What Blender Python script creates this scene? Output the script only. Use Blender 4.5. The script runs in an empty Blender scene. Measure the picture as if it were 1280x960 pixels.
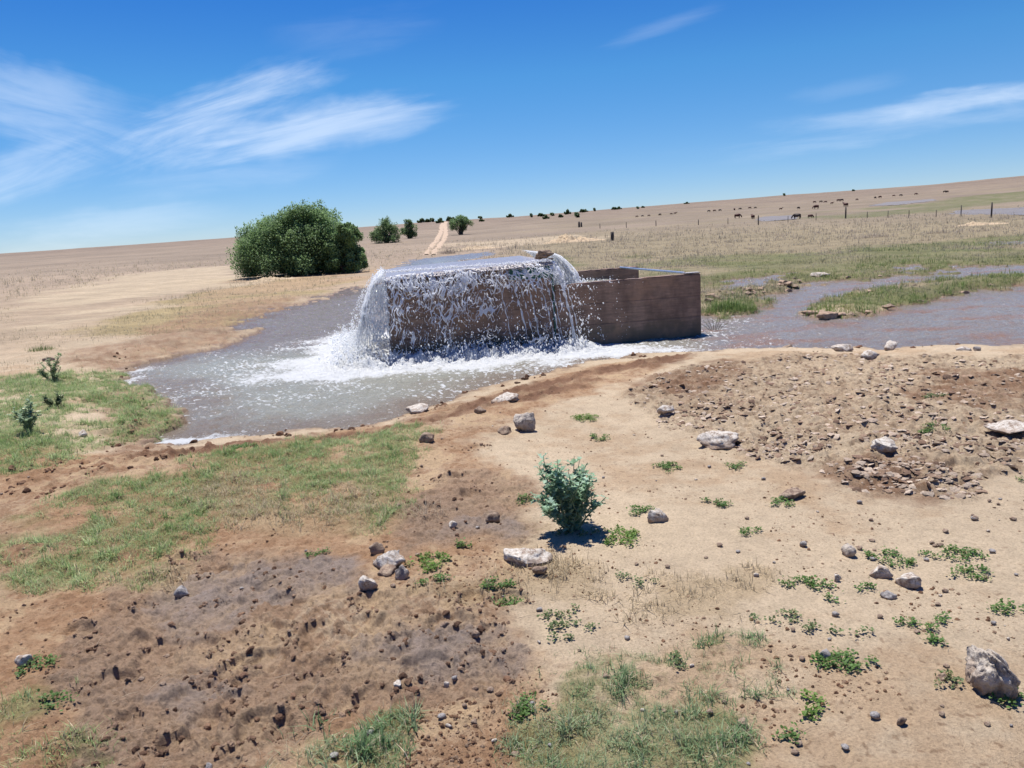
import bpy, bmesh, math, random
import numpy as np
from mathutils import Vector, Matrix, noise as mnoise
random.seed(7)
rng = np.random.default_rng(11)
SC = bpy.context.scene
COL = SC.collection
# ------------------------------------------------------------------ camera
F = 960.0; PITCH = math.radians(11.4); ROLL = math.radians(3.6); EYE = 1.6
fw = Vector((0, math.cos(PITCH), -math.sin(PITCH)))
X0 = Vector((1, 0, 0)); V0 = X0.cross(fw)
CR = math.cos(ROLL) * X0 - math.sin(ROLL) * V0
CU = math.sin(ROLL) * X0 + math.cos(ROLL) * V0
cam = bpy.data.cameras.new('camera'); co = bpy.data.objects.new('camera', cam); COL.objects.link(co)
cam.sensor_width = 36; cam.lens = 36 * F / 1280; cam.clip_start = 0.05; cam.clip_end = 9000
m = Matrix.Identity(4)
for i in range(3):
    m[i][0] = CR[i]; m[i][1] = CU[i]; m[i][2] = -fw[i]
m[2][3] = EYE
co.matrix_world = m
SC.camera = co
def ray(px, py):
    d = fw * F + CR * (px - 640) + CU * (480 - py)
    return d.normalized()
# ------------------------------------------------------------------ world
SUN_EL = 73.0; SUN_AZ = -24.0          # azimuth from +Y towards +X (degrees)
W = bpy.data.worlds.new('World'); SC.world = W; W.use_nodes = True
nt = W.node_tree; nt.nodes.clear()
def N(tree, typ, **kw):
    n = tree.nodes.new(typ)
    for k, v in kw.items():
        if k.startswith('i_'):
            key = k[2:]
            key = int(key) if key.isdigit() else key
            n.inputs[key].default_value = v
        else: setattr(n, k, v)
    return n
def mth(tree, op, a, b=None, c=None, clamp=False):
    n = tree.nodes.new('ShaderNodeMath'); n.operation = op; n.use_clamp = clamp
    for i, v in enumerate((a, b, c)):
        if v is None: continue
        if isinstance(v, (int, float)): n.inputs[i].default_value = v
        else: tree.links.new(v, n.inputs[i])
    return n.outputs[0]
L = nt.links.new
sky = N(nt, 'ShaderNodeTexSky', sky_type='NISHITA', sun_disc=False)
sky.sun_elevation = math.radians(SUN_EL); sky.sun_rotation = math.radians(SUN_AZ)
sky.altitude = 1300; sky.air_density = 0.75; sky.dust_density = 0.0; sky.ozone_density = 3.0
hs = N(nt, 'ShaderNodeHueSaturation'); hs.inputs['Saturation'].default_value = 1.08; hs.inputs['Value'].default_value = 0.90
tint = N(nt, 'ShaderNodeMix', data_type='RGBA', blend_type='MULTIPLY'); tint.inputs[0].default_value = 1.0; tg = N(nt, 'ShaderNodeTexCoord'); tsz = N(nt, 'ShaderNodeSeparateXYZ'); nt.links.new(tg.outputs['Generated'], tsz.inputs[0]); trp = N(nt, 'ShaderNodeValToRGB'); nt.links.new(tsz.outputs[2], trp.inputs[0]); te = trp.color_ramp.elements; te.new(0.2); te[0].position = 0.0; te[0].color = (0.57, 0.60, 0.70, 1); te[1].position = 0.18; te[1].color = (0.49, 0.76, 0.90, 1); te[2].position = 0.45; te[2].color = (0.26, 0.50, 1.08, 1); nt.links.new(trp.outputs[0], tint.inputs[7])
L(sky.outputs[0], tint.inputs[6]); L(tint.outputs[2], hs.inputs['Color'])
tc = N(nt, 'ShaderNodeTexCoord'); sp = N(nt, 'ShaderNodeSeparateXYZ'); L(tc.outputs['Generated'], sp.inputs[0])
yy = mth(nt, 'MAXIMUM', sp.outputs[1], 0.02)
S_ = mth(nt, 'DIVIDE', sp.outputs[0], yy); T_ = mth(nt, 'DIVIDE', sp.outputs[2], yy)
front = mth(nt, 'GREATER_THAN', sp.outputs[1], 0.1)
def st(px, py):
    d = ray(px, py); return d.x / d.y, d.z / d.y
dens = None
# cirrus bands: (end, end, half width px, strength, streak angle offset, seed)
for (ax, ay, bx_, by_, hw, stg, seed) in [
    (90, 200, 450, 82, 46, 1.0, 1.0), (180, 215, 600, 120, 34, 0.95, 5.3), (-160, 90, 230, 190, 62, 0.55, 9.1),
    (-100, 270, 140, 180, 36, 0.6, 13.7), (100, 245, 440, 205, 20, 0.30, 17.9), (930, 168, 1480, 84, 17, 0.85, 22.2), (820, 205, 1420, 118, 18, 0.40, 27.0),
    (740, 62, 920, 6, 13, 0.22, 31.0), (-100, 320, 330, 262, 34, 0.42, 35.0), (960, 130, 1150, 92, 14, 0.14, 41.0), (330, 60, 560, 20, 30, 0.12, 44.0)]:
    s0, t0 = st(ax, ay); s1, t1 = st(bx_, by_)
    dx, dy = s1 - s0, t1 - t0; Ln = math.hypot(dx, dy); ux, uy = dx / Ln, dy / Ln; w = hw / 960.0
    a = mth(nt, 'ADD', mth(nt, 'MULTIPLY', mth(nt, 'SUBTRACT', S_, s0), ux), mth(nt, 'MULTIPLY', mth(nt, 'SUBTRACT', T_, t0), uy))
    b = mth(nt, 'SUBTRACT', mth(nt, 'MULTIPLY', mth(nt, 'SUBTRACT', T_, t0), ux), mth(nt, 'MULTIPLY', mth(nt, 'SUBTRACT', S_, s0), uy))
    cb = N(nt, 'ShaderNodeCombineXYZ'); L(mth(nt, 'ADD', a, mth(nt, 'MULTIPLY', b, 1.2)), cb.inputs[0]); L(mth(nt, 'MULTIPLY', b, 6.5), cb.inputs[1]); cb.inputs[2].default_value = seed
    nz = N(nt, 'ShaderNodeTexNoise', i_Scale=4.2, i_Detail=8.0, i_Roughness=0.62, i_Distortion=0.5); L(cb.outputs[0], nz.inputs['Vector'])
    cb2 = N(nt, 'ShaderNodeCombineXYZ'); L(a, cb2.inputs[0]); L(mth(nt, 'MULTIPLY', b, 1.5), cb2.inputs[1]); cb2.inputs[2].default_value = seed + 3
    nz2 = N(nt, 'ShaderNodeTexNoise', i_Scale=5.0, i_Detail=4.0, i_Roughness=0.6); L(cb2.outputs[0], nz2.inputs['Vector'])
    an = mth(nt, 'DIVIDE', a, Ln)
    wa = mth(nt, 'MULTIPLY', mth(nt, 'MULTIPLY', an, mth(nt, 'SUBTRACT', 1.0, an)), 4.0, clamp=True)
    bn = mth(nt, 'DIVIDE', mth(nt, 'ADD', b, mth(nt, 'MULTIPLY', mth(nt, 'SUBTRACT', nz2.outputs[0], 0.5), w * 1.6)), w)
    wb = mth(nt, 'SUBTRACT', 1.0, mth(nt, 'MULTIPLY', bn, bn), clamp=True)
    g = mth(nt, 'MULTIPLY', wa, wb)
    mr = N(nt, 'ShaderNodeMapRange', interpolation_type='SMOOTHSTEP')
    L(mth(nt, 'ADD', nz.outputs[0], mth(nt, 'MULTIPLY', g, 0.34)), mr.inputs[0]); mr.inputs[1].default_value = 0.52; mr.inputs[2].default_value = 0.98
    dn = mth(nt, 'MULTIPLY', mth(nt, 'MULTIPLY', mr.outputs[0], mth(nt, 'POWER', g, 0.6)), stg)
    dens = dn if dens is None else mth(nt, 'ADD', dens, dn)
dens = mth(nt, 'MULTIPLY', mth(nt, 'MULTIPLY', dens, front), 0.50, clamp=True)
mx = N(nt, 'ShaderNodeMix', data_type='RGBA'); L(dens, mx.inputs[0]); L(hs.outputs[0], mx.inputs[6]); mx.inputs[7].default_value = (6.4, 6.9, 7.6, 1)
bg = N(nt, 'ShaderNodeBackground', i_Strength=0.1); L(mx.outputs[2], bg.inputs[0])
wo = N(nt, 'ShaderNodeOutputWorld'); L(bg.outputs[0], wo.inputs[0])
sl = bpy.data.lights.new('sun', 'SUN'); sl.energy = 4.2; sl.angle = math.radians(0.5); sl.color = (1.0, 0.965, 0.91)
so = bpy.data.objects.new('sun', sl); COL.objects.link(so)
e_, a_ = math.radians(SUN_EL), math.radians(SUN_AZ)
sd_ = Vector((math.cos(e_) * math.sin(a_), math.cos(e_) * math.cos(a_), math.sin(e_)))
so.rotation_euler = sd_.to_track_quat('Z', 'Y').to_euler(); so.location = sd_ * 60
vs = SC.view_settings; vs.view_transform = 'Standard'; vs.look = 'None'; vs.exposure = 0.70; vs.gamma = 1.0; vs.use_curve_mapping = False
SC.render.engine = 'CYCLES'
SC.cycles.max_bounces = 6; SC.cycles.transparent_max_bounces = 16
# ------------------------------------------------------------------ helpers
PERM = np.random.default_rng(5).permutation(4096).astype(np.int64)
GA = np.random.default_rng(6).random(4096) * 2 * np.pi
GX, GY = np.cos(GA), np.sin(GA)
def pn(x, y, seed=0):
    xi = np.floor(x); yi = np.floor(y); fx = x - xi; fy = y - yi
    xi = xi.astype(np.int64) + seed * 131; yi = yi.astype(np.int64) + seed * 57
    def g(ix, iy, ax, ay):
        h = PERM[(PERM[ix & 4095] + iy) & 4095]
        return GX[h] * ax + GY[h] * ay
    u = fx * fx * fx * (fx * (fx * 6 - 15) + 10); v = fy * fy * fy * (fy * (fy * 6 - 15) + 10)
    a = g(xi, yi, fx, fy); b = g(xi + 1, yi, fx - 1, fy); c = g(xi, yi + 1, fx, fy - 1); d = g(xi + 1, yi + 1, fx - 1, fy - 1)
    return ((a + (b - a) * u) * (1 - v) + (c + (d - c) * u) * v) * 1.5
def fbm(x, y, s, oct=4, seed=0, gain=0.5):
    r = 0; am = 1.0; x = x / s; y = y / s
    for o in range(oct):
        r = r + am * pn(x, y, seed + o * 7); x = x * 2.03 + 11.3; y = y * 2.03 + 5.7; am *= gain
    return r
def ss(a, b, x):
    t = np.clip((x - a) / (b - a), 0, 1); return t * t * (3 - 2 * t)
def A(r, g, b, k=1.6):
    f = lambda c: ((c / 255 + 0.055) / 1.055) ** 2.4 if c > 10 else c / 255 / 12.92
    return np.array([f(r) / k, f(g) / k, f(b) / k])
def mesh_np(name, V, Fq, mat=None, parent=None, col=None, attrs=None, smooth=True, link=True):
    me = bpy.data.meshes.new(name); V = np.asarray(V, dtype=np.float32); Fq = np.asarray(Fq, dtype=np.int32)
    k = Fq.shape[1]; me.vertices.add(len(V)); me.vertices.foreach_set('co', V.ravel())
    me.loops.add(Fq.size); me.loops.foreach_set('vertex_index', Fq.ravel())
    me.polygons.add(len(Fq)); me.polygons.foreach_set('loop_start', np.arange(0, Fq.size, k, dtype=np.int32))
    me.polygons.foreach_set('loop_total', np.full(len(Fq), k, dtype=np.int32))
    me.polygons.foreach_set('use_smooth', np.full(len(Fq), smooth, dtype=bool))
    me.update(calc_edges=True)
    if col is not None:
        a = me.color_attributes.new('Col', 'FLOAT_COLOR', 'POINT')
        c4 = np.ones((len(V), 4), dtype=np.float32); c4[:, :3] = col; a.data.foreach_set('color', c4.ravel())
    for kk, vv in (attrs or {}).items():
        a = me.attributes.new(kk, 'FLOAT', 'POINT'); a.data.foreach_set('value', np.asarray(vv, dtype=np.float32))
    if mat: me.materials.append(mat)
    if not link: return me
    o = bpy.data.objects.new(name, me); COL.objects.link(o)
    if parent: o.parent = parent
    return o
def tag(o, label=None, cat=None, group=None, kind=None):
    if label: o['label'] = label
    if cat: o['category'] = cat
    if group: o['group'] = group
    if kind: o['kind'] = kind
    return o
def empty(name, loc, rz=0):
    o = bpy.data.objects.new(name, None); COL.objects.link(o); o.location = loc; o.rotation_euler = (0, 0, rz); o.empty_display_size = 0.1
    return o
def bm_obj(name, bm, mat, parent=None, smooth=False):
    me = bpy.data.meshes.new(name); bm.to_mesh(me); bm.free(); me.materials.append(mat)
    for p in me.polygons: p.use_smooth = smooth
    o = bpy.data.objects.new(name, me); COL.objects.link(o)
    if parent: o.parent = parent
    return o
def copy_tree(o, parent=None):
    c = o.copy(); COL.objects.link(c)
    if parent is not None: c.parent = parent
    for ch in list(o.children): copy_tree(ch, c)
    return c
def scatter(tV, tF, pos, rz, sc, tilt=None, col=None, zs=None):
    """many copies of one small template as arrays: pos (n,3), rz (n), sc (n)"""
    n = len(pos); tV = np.asarray(tV, float); k = len(tV)
    P = np.repeat(tV[None], n, 0) * np.asarray(sc).reshape(n, 1, 1)
    if zs is not None: P[:, :, 2] *= np.asarray(zs).reshape(n, 1)
    if tilt is not None:
        c, s = np.cos(tilt)[:, None], np.sin(tilt)[:, None]
        y = P[:, :, 1] * c - P[:, :, 2] * s; z = P[:, :, 1] * s + P[:, :, 2] * c; P[:, :, 1] = y; P[:, :, 2] = z
    c, s = np.cos(rz)[:, None], np.sin(rz)[:, None]
    x = P[:, :, 0] * c - P[:, :, 1] * s; y = P[:, :, 0] * s + P[:, :, 1] * c; P[:, :, 0] = x; P[:, :, 1] = y
    P += np.asarray(pos)[:, None, :]
    Fa = (np.asarray(tF)[None] + (np.arange(n) * k)[:, None, None]).reshape(-1, np.asarray(tF).shape[1])
    C = None if col is None else np.repeat(col, k, 0)
    return P.reshape(-1, 3), Fa, C
def cat(parts):
    Vs, Fs, Cs, off = [], [], [], 0
    for v, f, c in parts:
        Vs.append(v); Fs.append(f + off); off += len(v)
        if c is not None: Cs.append(c)
    return np.concatenate(Vs), np.concatenate(Fs), (np.concatenate(Cs) if Cs else None)
# ------------------------------------------------------------------ terrain functions
RX = np.array([-1400, -400, 0, 290, 460, 540, 640, 740, 860, 980, 1160, 1280, 1700, 2600.])
RY = np.array([420, 343, 317, 297, 283, 277, 271, 263, 253.5, 244, 231, 219.5, 186, 120.])
raz, rel = [], []
for x_, y_ in zip(RX, RY):
    d = ray(x_, y_); raz.append(math.atan2(d.x, d.y)); rel.append(d.z / math.hypot(d.x, d.y))
raz = np.array(raz); rel = np.clip(np.array(rel), 0.004, 0.04)
def base(x, y):
    r = np.hypot(x, y); az = np.arctan2(x, y)
    e = np.interp(az, raz, rel)
    RR = 700.0
    top = EYE + e * RR
    t = np.clip((r - 95) / (RR - 95), 0, 1)
    z = top * (t ** 1.35) * (1.0 + 0.35 * t * (1 - t))
    z = np.where(r > RR, top - (r - RR) * 0.03, z)
    return z
def cwl(r): return 0.15 - 0.12 * ss(15, 30, r)
def hit_plane(px, py, zf=0.0):
    """pixel -> point on the water level surface or the plain"""
    d = ray(px, py)
    t = 0.5; o = Vector((0, 0, EYE)); prev = t
    def zz(p):
        r = math.hypot(p.x, p.y)
        b = float(base(np.array([p.x]), np.array([p.y]))[0])
        return b - (float(cwl(np.array([r]))[0]) if zf == 'w' else zf)
    while t < 1500:
        p = o + d * t
        if p.z < zz(p): break
        prev = t; t *= 1.02; t += 0.02
    lo, hi = prev, t
    for _ in range(30):
        mdl = (lo + hi) / 2; p = o + d * mdl
        if p.z < zz(p): hi = mdl
        else: lo = mdl
    return o + d * hi
def poly(pts, zf=0.0):
    return np.array([[*hit_plane(px, py, zf).xy] for px, py in pts])
def sdf(P, x, y):
    """signed distance, negative inside"""
    d = np.full(x.shape, 1e18); ins = np.zeros(x.shape, bool)
    n = len(P)
    for i in range(n):
        ax, ay = P[i]; bx, by = P[(i + 1) % n]
        ex, ey = bx - ax, by - ay; wx, wy = x - ax, y - ay
        t = np.clip((wx * ex + wy * ey) / (ex * ex + ey * ey + 1e-12), 0, 1)
        d = np.minimum(d, (wx - ex * t) ** 2 + (wy - ey * t) ** 2)
        c = (ay > y) != (by > y)
        if abs(by - ay) > 1e-9:
            ins ^= c & (x < ex * (y - ay) / (by - ay) + ax)
    d = np.sqrt(d)
    return np.where(ins, -d, d)
WATER = [
 # main pool, round the tank, and the right hand stream
 [(183,557),(240,557),(300,546),(370,541),(430,537),(480,528),(530,512),(570,497),(600,488),(640,478),(700,463),(760,450),(830,443),(900,440),(980,437),(1040,437),(1100,438),(1180,435),(1280,434),(1480,432),(1700,430),
  (1700,330),(1480,345),(1280,357),(1221,364),(1188,370),(1155,379),(1116,386),(1073,395),(1044,399),(1005,392),(1024,384),(1044,374),(1073,365),(1103,362),(1139,355),(1180,351),(1290,342),(1400,330),(1400,322),(1280,331),(1200,333),(1150,344),(1100,347),(1065,352),(1024,352),(1000,354),(985,363),(940,372),(957,378),(950,390),(900,398),(880,392),
  (860,380),(780,372),(700,365),(640,360),(560,352),(500,351),(460,358),(431,363),(395,374),(345,388),(309,397),(284,408),(313,417),(290,428),(240,441),(200,450),(166,459),(150,478),(188,487),(205,497),(222,515),(228,532),(205,543)],
 [(896,366),(905,352),(940,346),(991,342),(985,350),(950,360)],
 [(1106,344),(1115,335),(1140,330),(1156,333),(1145,343)],
 [(498,334),(515,325),(560,320),(610,315),(620,317),(600,322),(570,328),(530,335)],
 [(949,274),(955,271),(992,269),(990,274),(960,276)],
 [(1196,267),(1200,263),(1290,259),(1290,268)],
 [(1090,257),(1110,253),(1165,249),(1166,251),(1120,256)],
 [(1244,306),(1250,303),(1300,299),(1300,305)],
]
WP = [poly(p, 'w') for p in WATER]
def wsd(x, y):
    """signed distance to any water (negative = in water), ragged"""
    r = np.hypot(x, y); s = np.full(x.shape, 50.0)
    for i, P in enumerate(WP):
        lo = P.min(0) - 4; hi = P.max(0) + 4
        mk = (x > lo[0]) & (x < hi[0]) & (y > lo[1]) & (y < hi[1])
        if mk.any(): s[mk] = np.minimum(s[mk], sdf(P, x[mk], y[mk]))
    nz = fbm(x, y, 0.55, 5, 3, 0.62) * 0.13 * np.clip(r / 8, 0.6, 3.0)
    far = ss(12, 22, r)
    return s + nz * (1 + far * 1.2) + far * 0.25 * fbm(x, y, 1.8, 3, 9) * (r < 60)
# zones: pixel outlines on the plain
def PZ(pts): return poly(pts, 0.03)
Z = dict(
 brown=[PZ([(-300,600),(0,560),(250,560),(500,520),(560,497),(620,485),(760,448),(860,440),(820,470),(700,500),(600,555),(655,620),(650,760),(600,800),(720,880),(760,1000),(-500,1100),(-600,700)])],
 mud=[PZ([(70,820),(130,740),(250,695),(400,695),(470,745),(640,780),(655,850),(600,890),(430,890),(330,970),(110,970),(60,900)]), PZ([(490,640),(560,590),(650,600),(680,660),(640,690),(520,690)]),
      PZ([(180,735),(260,700),(440,700),(460,745),(330,790),(200,790)])],
 wetgrey=[PZ([(170,770),(240,725),(330,705),(440,705),(450,745),(330,765),(230,800)]), PZ([(445,835),(440,800),(560,790),(640,800),(640,845),(560,860)]), PZ([(560,672),(590,648),(650,655),(640,672)]), PZ([(170,880),(230,855),(290,870),(240,905)])],
 rubble=[PZ([(780,492),(860,462),(1000,448),(1290,446),(1400,500),(1290,600),(1240,600),(1180,628),(1060,620),(1000,590),(920,560),(840,540)])],
 stain=[PZ([(1130,500),(1180,470),(1400,462),(1400,530),(1230,520)]), PZ([(780,480),(900,455),(930,470),(840,500)]), PZ([(1000,600),(1080,575),(1190,600),(1150,630),(1040,622)])],
 shorewet=[PZ([(505,535),(530,515),(570,499),(600,490),(640,480),(700,465),(760,452),(860,442),(850,455),(760,470),(700,488),(620,512),(560,528)]), PZ([(170,558),(240,556),(300,545),(370,540),(430,536),(520,524),(520,532),(430,545),(370,550),(300,556),(240,572),(170,580)])],
 leftred=[PZ([(130,478),(160,455),(240,437),(300,418),(290,400),(350,383),(430,358),(470,340),(330,345),(270,380),(200,410),(110,440),(90,470)]), PZ([(120,540),(150,525),(120,505),(150,478),(190,484),(225,515),(230,535),(205,548),(180,560),(250,560),(160,600),(60,620),(20,600),(100,570)])],
 redfar=[PZ([(300,350),(400,343),(470,338),(470,350),(420,360),(350,372),(280,378)])],
 straw=[PZ([(130,400),(230,370),(330,350),(430,345),(420,358),(330,385),(220,425),(110,430)])],
 greenfar=[PZ([(790,322),(1000,318),(1290,292),(1290,345),(1000,350),(870,360)]), PZ([(880,392),(885,375),(955,372),(955,392)]),PZ([(1000,392),(1024,380),(1080,362),(1290,340),(1290,362),(1100,385),(1044,400)]), PZ([(1040,268),(1160,252),(1400,225),(1400,245),(1290,250),(1170,262),(1050,275)]), PZ([(600,330),(690,322),(700,325),(640,340)])],
 green=[PZ([(235,580),(370,550),(470,537),(522,532),(527,548),(508,600),(508,640),(470,664),(400,642),(300,650),(200,665),(165,650),(190,610)]),
        PZ([(30,650),(110,612),(200,600),(170,640),(60,655)]), PZ([(-40,690),(60,680),(170,655),(290,650),(220,700),(190,730),(90,744),(30,727),(-40,725)]),
        PZ([(-60,480),(80,466),(155,460),(190,480),(200,500),(180,515),(110,518),(92,505),(80,530),(112,552),(40,566),(-60,575)]), PZ([(160,508),(215,503),(228,525),(200,536),(130,548),(120,535)]), PZ([(-60,548),(60,548),(95,570),(20,592),(-60,595)]),
        PZ([(345,945),(430,925),(500,900),(515,920),(480,975),(330,985)]), PZ([(640,985),(636,900),(715,897),(695,872),(740,838),(800,828),(870,858),(905,900),(950,950),(900,1000)]),
        PZ([(888,818),(950,812),(958,860),(930,882),(885,870)]), PZ([(-60,935),(60,915),(125,932),(115,990),(-80,990)]), PZ([(-60,860),(20,850),(50,900),(-60,910)])],
 dry=[PZ([(240,625),(300,600),(360,640),(440,610),(500,635),(460,668),(300,668)]), PZ([(780,775),(820,740),(960,720),(950,765),(830,790)]), PZ([(690,750),(700,722),(750,720),(740,752)]), PZ([(150,725),(230,712),(225,740),(150,745)]), PZ([(520,250+500),(610,740),(690,700),(760,760),(640,770)])],
 pale=[PZ([(150,420),(60,440),(170,425),(260,415),(240,425),(180,440)]), PZ([(0,380),(180,340),(300,330),(310,345),(200,370),(60,410)]), PZ([(560,312),(575,304),(600,303),(700,297),(745,297),(700,304),(620,310)])],
)
def zone(k, x, y, soft=0.08, amp=0.12, ns=0.4, seed=0):
    r = np.hypot(x, y); out = np.zeros(x.shape)
    for P in Z[k]:
        rm = np.hypot(P[:, 0], P[:, 1]).mean(); sf = soft * rm / 4; am = amp * rm / 4
        lo = P.min(0) - 3 * sf - 2 * am; hi = P.max(0) + 3 * sf + 2 * am
        mk = (x > lo[0]) & (x < hi[0]) & (y > lo[1]) & (y < hi[1])
        if not mk.any(): continue
        xx, yy_ = x[mk], y[mk]
        s = sdf(P, xx, yy_) + am * fbm(xx, yy_, ns * rm / 4, 4, 20 + seed, 0.6)
        out[mk] = np.maximum(out[mk], 1 - ss(-sf, sf, s))
    return out
# hoof prints and footprints pressed in the mud
HP = []
rh = random.Random(3)
hm = [(300,735),(345,730),(160,805),(200,815),(255,810),(300,835),(335,830),(240,870),(290,880),(330,905),(365,905),(255,905),(180,760),(395,800),(410,840),(350,790),(450,790),(470,760),(500,810),(540,840),(590,830),(610,800),(610,850),(420,880),(470,880),(280,760),(350,755),(140,850),(160,900),(220,930),(300,940),(100,790),(230,700),(270,715),(560,790),(640,760),(590,760),(370,860),(600,560),(560,600),(530,640),(590,620),(900,510),(960,540),(1020,570),(1090,590),(1150,560),(1200,590),(830,510)]
for px, py in hm:
    p = hit_plane(px, py, 0.02); HP.append((p.x, p.y, rh.uniform(0, 6.28), rh.uniform(0.045, 0.085), rh.uniform(0.6, 1.0)))
def G(x, y, full=True, need=False):
    x = np.asarray(x, float); y = np.asarray(y, float)
    r = np.hypot(x, y); b = base(x, y)
    c = cwl(r); s = wsd(x, y)
    land = np.minimum(0.26 * c, 0.035) * ss(0, 0.05, s) + (c - 0.035) * ss(0, 1.3, s)
    hz = np.where(s > 0, land, -0.012 - 0.08 * ss(0, 0.6, -s))
    z = b - c + hz
    near = 1 - ss(30, 60, r)
    und = 0.035 * fbm(x, y, 2.2, 3, 31) * ss(0.1, 1.0, s) * near
    und += 0.25 * fbm(x, y, 40, 3, 37) * ss(40, 120, r)
    z = z + und
    mask = {}
    q = r < 24
    for k in ('brown', 'mud', 'rubble', 'green', 'wetgrey', 'stain', 'shorewet', 'leftred', 'dry'):
        mm = np.zeros(x.shape)
        if q.any(): mm[q] = zone(k, x[q], y[q], seed=len(k))
        mask[k] = mm
    if full:
        land_m = ss(0.0, 0.12, s) * near
        rr = np.where(q)[0] if x.ndim else None
        xq, yq = x[q], y[q]
        d = np.zeros(xq.shape)
        n1 = fbm(xq, yq, 0.16, 5, 41, 0.55); n2 = fbm(xq, yq, 0.05, 3, 43, 0.6)
        rid = 1 - np.abs(fbm(xq, yq, 0.22, 4, 47, 0.55)); cl = np.clip(n1 - 0.12, 0, 1)
        mu = np.maximum(mask['mud'][q], 0.35 * mask['brown'][q]); rb = np.maximum(mask['rubble'][q], 0.0)
        d += 0.004 * n1 + 0.0015 * n2
        n3 = fbm(xq, yq, 0.022, 2, 45, 0.6)
        d += 0.0012 * n3
        d += mu * (0.003 * n3 + 0.005 * n2 + 0.005 * n1 + 0.007 * ss(0.12, 0.2, n1 + 0.15 * n2) + 0.010 * cl * np.clip(rid - 0.45, 0, 1) + 0.003 * n2 - 0.02 * np.clip(-n1 - 0.25, 0, 1))
        d += rb * (0.012 * n1 + 0.016 * np.floor(np.clip(n1 + n2 * 0.3 + 1, 0, 3) * 3) / 3 + 0.005 * n2)
        d += mask['green'][q] * 0.012 * (0.5 + n1)
        d += (mask['shorewet'][q] + mask['leftred'][q]) * (0.010 * n1 + 0.02 * cl)
        for hx, hy, an, sz, dp in HP:
            mk = (np.abs(xq - hx) < 0.3) & (np.abs(yq - hy) < 0.3)
            if not mk.any(): continue
            dx = xq[mk] - hx; dy = yq[mk] - hy; ca, sa = math.cos(an), math.sin(an)
            u = (dx * ca + dy * sa) / (sz * 1.35); v = (-dx * sa + dy * ca) / sz
            rr2 = np.hypot(u, v) * (1 + 0.25 * n1[mk])
            d[mk] += dp * (-0.020 * (1 - ss(0.78, 1.0, rr2)) + 0.009 * np.exp(-((rr2 - 1.14) / 0.13) ** 2) * (0.6 + 0.8 * np.clip(n1[mk] + 0.3, 0, 1)))
        z[q] = z[q] + d * land_m[q]
        # excavated lumps by the big bush and eroded bank
    if need: return z, s, mask
    return z
def g1(x, y): return float(G(np.array([x]), np.array([y]))[0])
def gp(px, py):
    """pixel -> point on the real ground"""
    d = ray(px, py); p = hit_plane(px, py, 0.0)
    for _ in range(5):
        z = float(G(np.array([p.x]), np.array([p.y]), full=False)[0])
        if p.length > 60: break
        t = (z - EYE) / d.z; q = Vector((0, 0, EYE)) + d * t
        p = p.lerp(q, 0.7)
    return Vector((p.x, p.y, g1(p.x, p.y)))
def mpp(p):  # metres per photo pixel at point
    return (Vector(p) - Vector((0, 0, EYE))).dot(fw) / F
# ------------------------------------------------------------------ materials
def new_mat(name):
    mt = bpy.data.materials.new(name); mt.use_nodes = True; t = mt.node_tree
    return mt, t, t.nodes['Principled BSDF']
def bump(t, src, strength, dist, bs, prev=None):
    b = N(t, 'ShaderNodeBump', i_Strength=strength, i_Distance=dist); t.links.new(src, b.inputs['Height'])
    if prev: t.links.new(prev, b.inputs['Normal'])
    if bs: t.links.new(b.outputs[0], bs.inputs['Normal'])
    return b.outputs[0]
def mixc(t, fac, a, b, mode='MIX'):
    n = N(t, 'ShaderNodeMix', data_type='RGBA', blend_type=mode)
    for i, v in ((0, fac), (6, a), (7, b)):
        if isinstance(v, (float, int)): n.inputs[i].default_value = v
        elif isinstance(v, tuple): n.inputs[i].default_value = v
        else: t.links.new(v, n.inputs[i])
    return n.outputs[2]
def ramp(t, src, pts):
    n = N(t, 'ShaderNodeValToRGB'); t.links.new(src, n.inputs[0]); e = n.color_ramp.elements
    while len(e) < len(pts): e.new(0.5)
    for i, (p, c) in enumerate(pts): e[i].position = p; e[i].color = (*c, 1) if len(c) == 3 else c
    return n.outputs[0]
def obj_noise(t, scale, detail=4, rough=0.6, vec=None, dist=0.0, typ='ShaderNodeTexNoise'):
    n = N(t, typ); n.inputs['Scale'].default_value = scale
    if typ == 'ShaderNodeTexNoise':
        n.inputs['Detail'].default_value = detail; n.inputs['Roughness'].default_value = rough; n.inputs['Distortion'].default_value = dist
    if vec is None:
        c = t.nodes.get('TC') or N(t, 'ShaderNodeTexCoord', name='TC'); vec = c.outputs['Object']
    t.links.new(vec, n.inputs['Vector']); return n.outputs[0]
# ground
MG, t, bs = new_mat('ground_soil')
ca = N(t, 'ShaderNodeVertexColor', layer_name='Col'); wa_ = N(t, 'ShaderNodeAttribute', attribute_name='wet')
n1 = obj_noise(t, 85, 6, 0.78); n2 = obj_noise(t, 9, 4, 0.6); n3 = obj_noise(t, 260, 2, 0.5); n4 = obj_noise(t, 0.35, 5, 0.65)
f1 = ramp(t, n1, [(0.32, (0.66,) * 3), (0.5, (1.0,) * 3), (0.72, (1.25,) * 3)]); f2 = ramp(t, n2, [(0.3, (0.9,) * 3), (0.7, (1.08,) * 3)]); f4 = ramp(t, n4, [(0.3, (0.88,) * 3), (0.7, (1.1,) * 3)])
c = mixc(t, 1.0, ca.outputs[0], f1, 'MULTIPLY'); c = mixc(t, 1.0, c, f2, 'MULTIPLY'); c = mixc(t, 1.0, c, f4, 'MULTIPLY')
t.links.new(c, bs.inputs['Base Color'])
rg = mth(t, 'SUBTRACT', 0.95, mth(t, 'MULTIPLY', wa_.outputs['Fac'], 0.5)); t.links.new(rg, bs.inputs['Roughness'])
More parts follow.
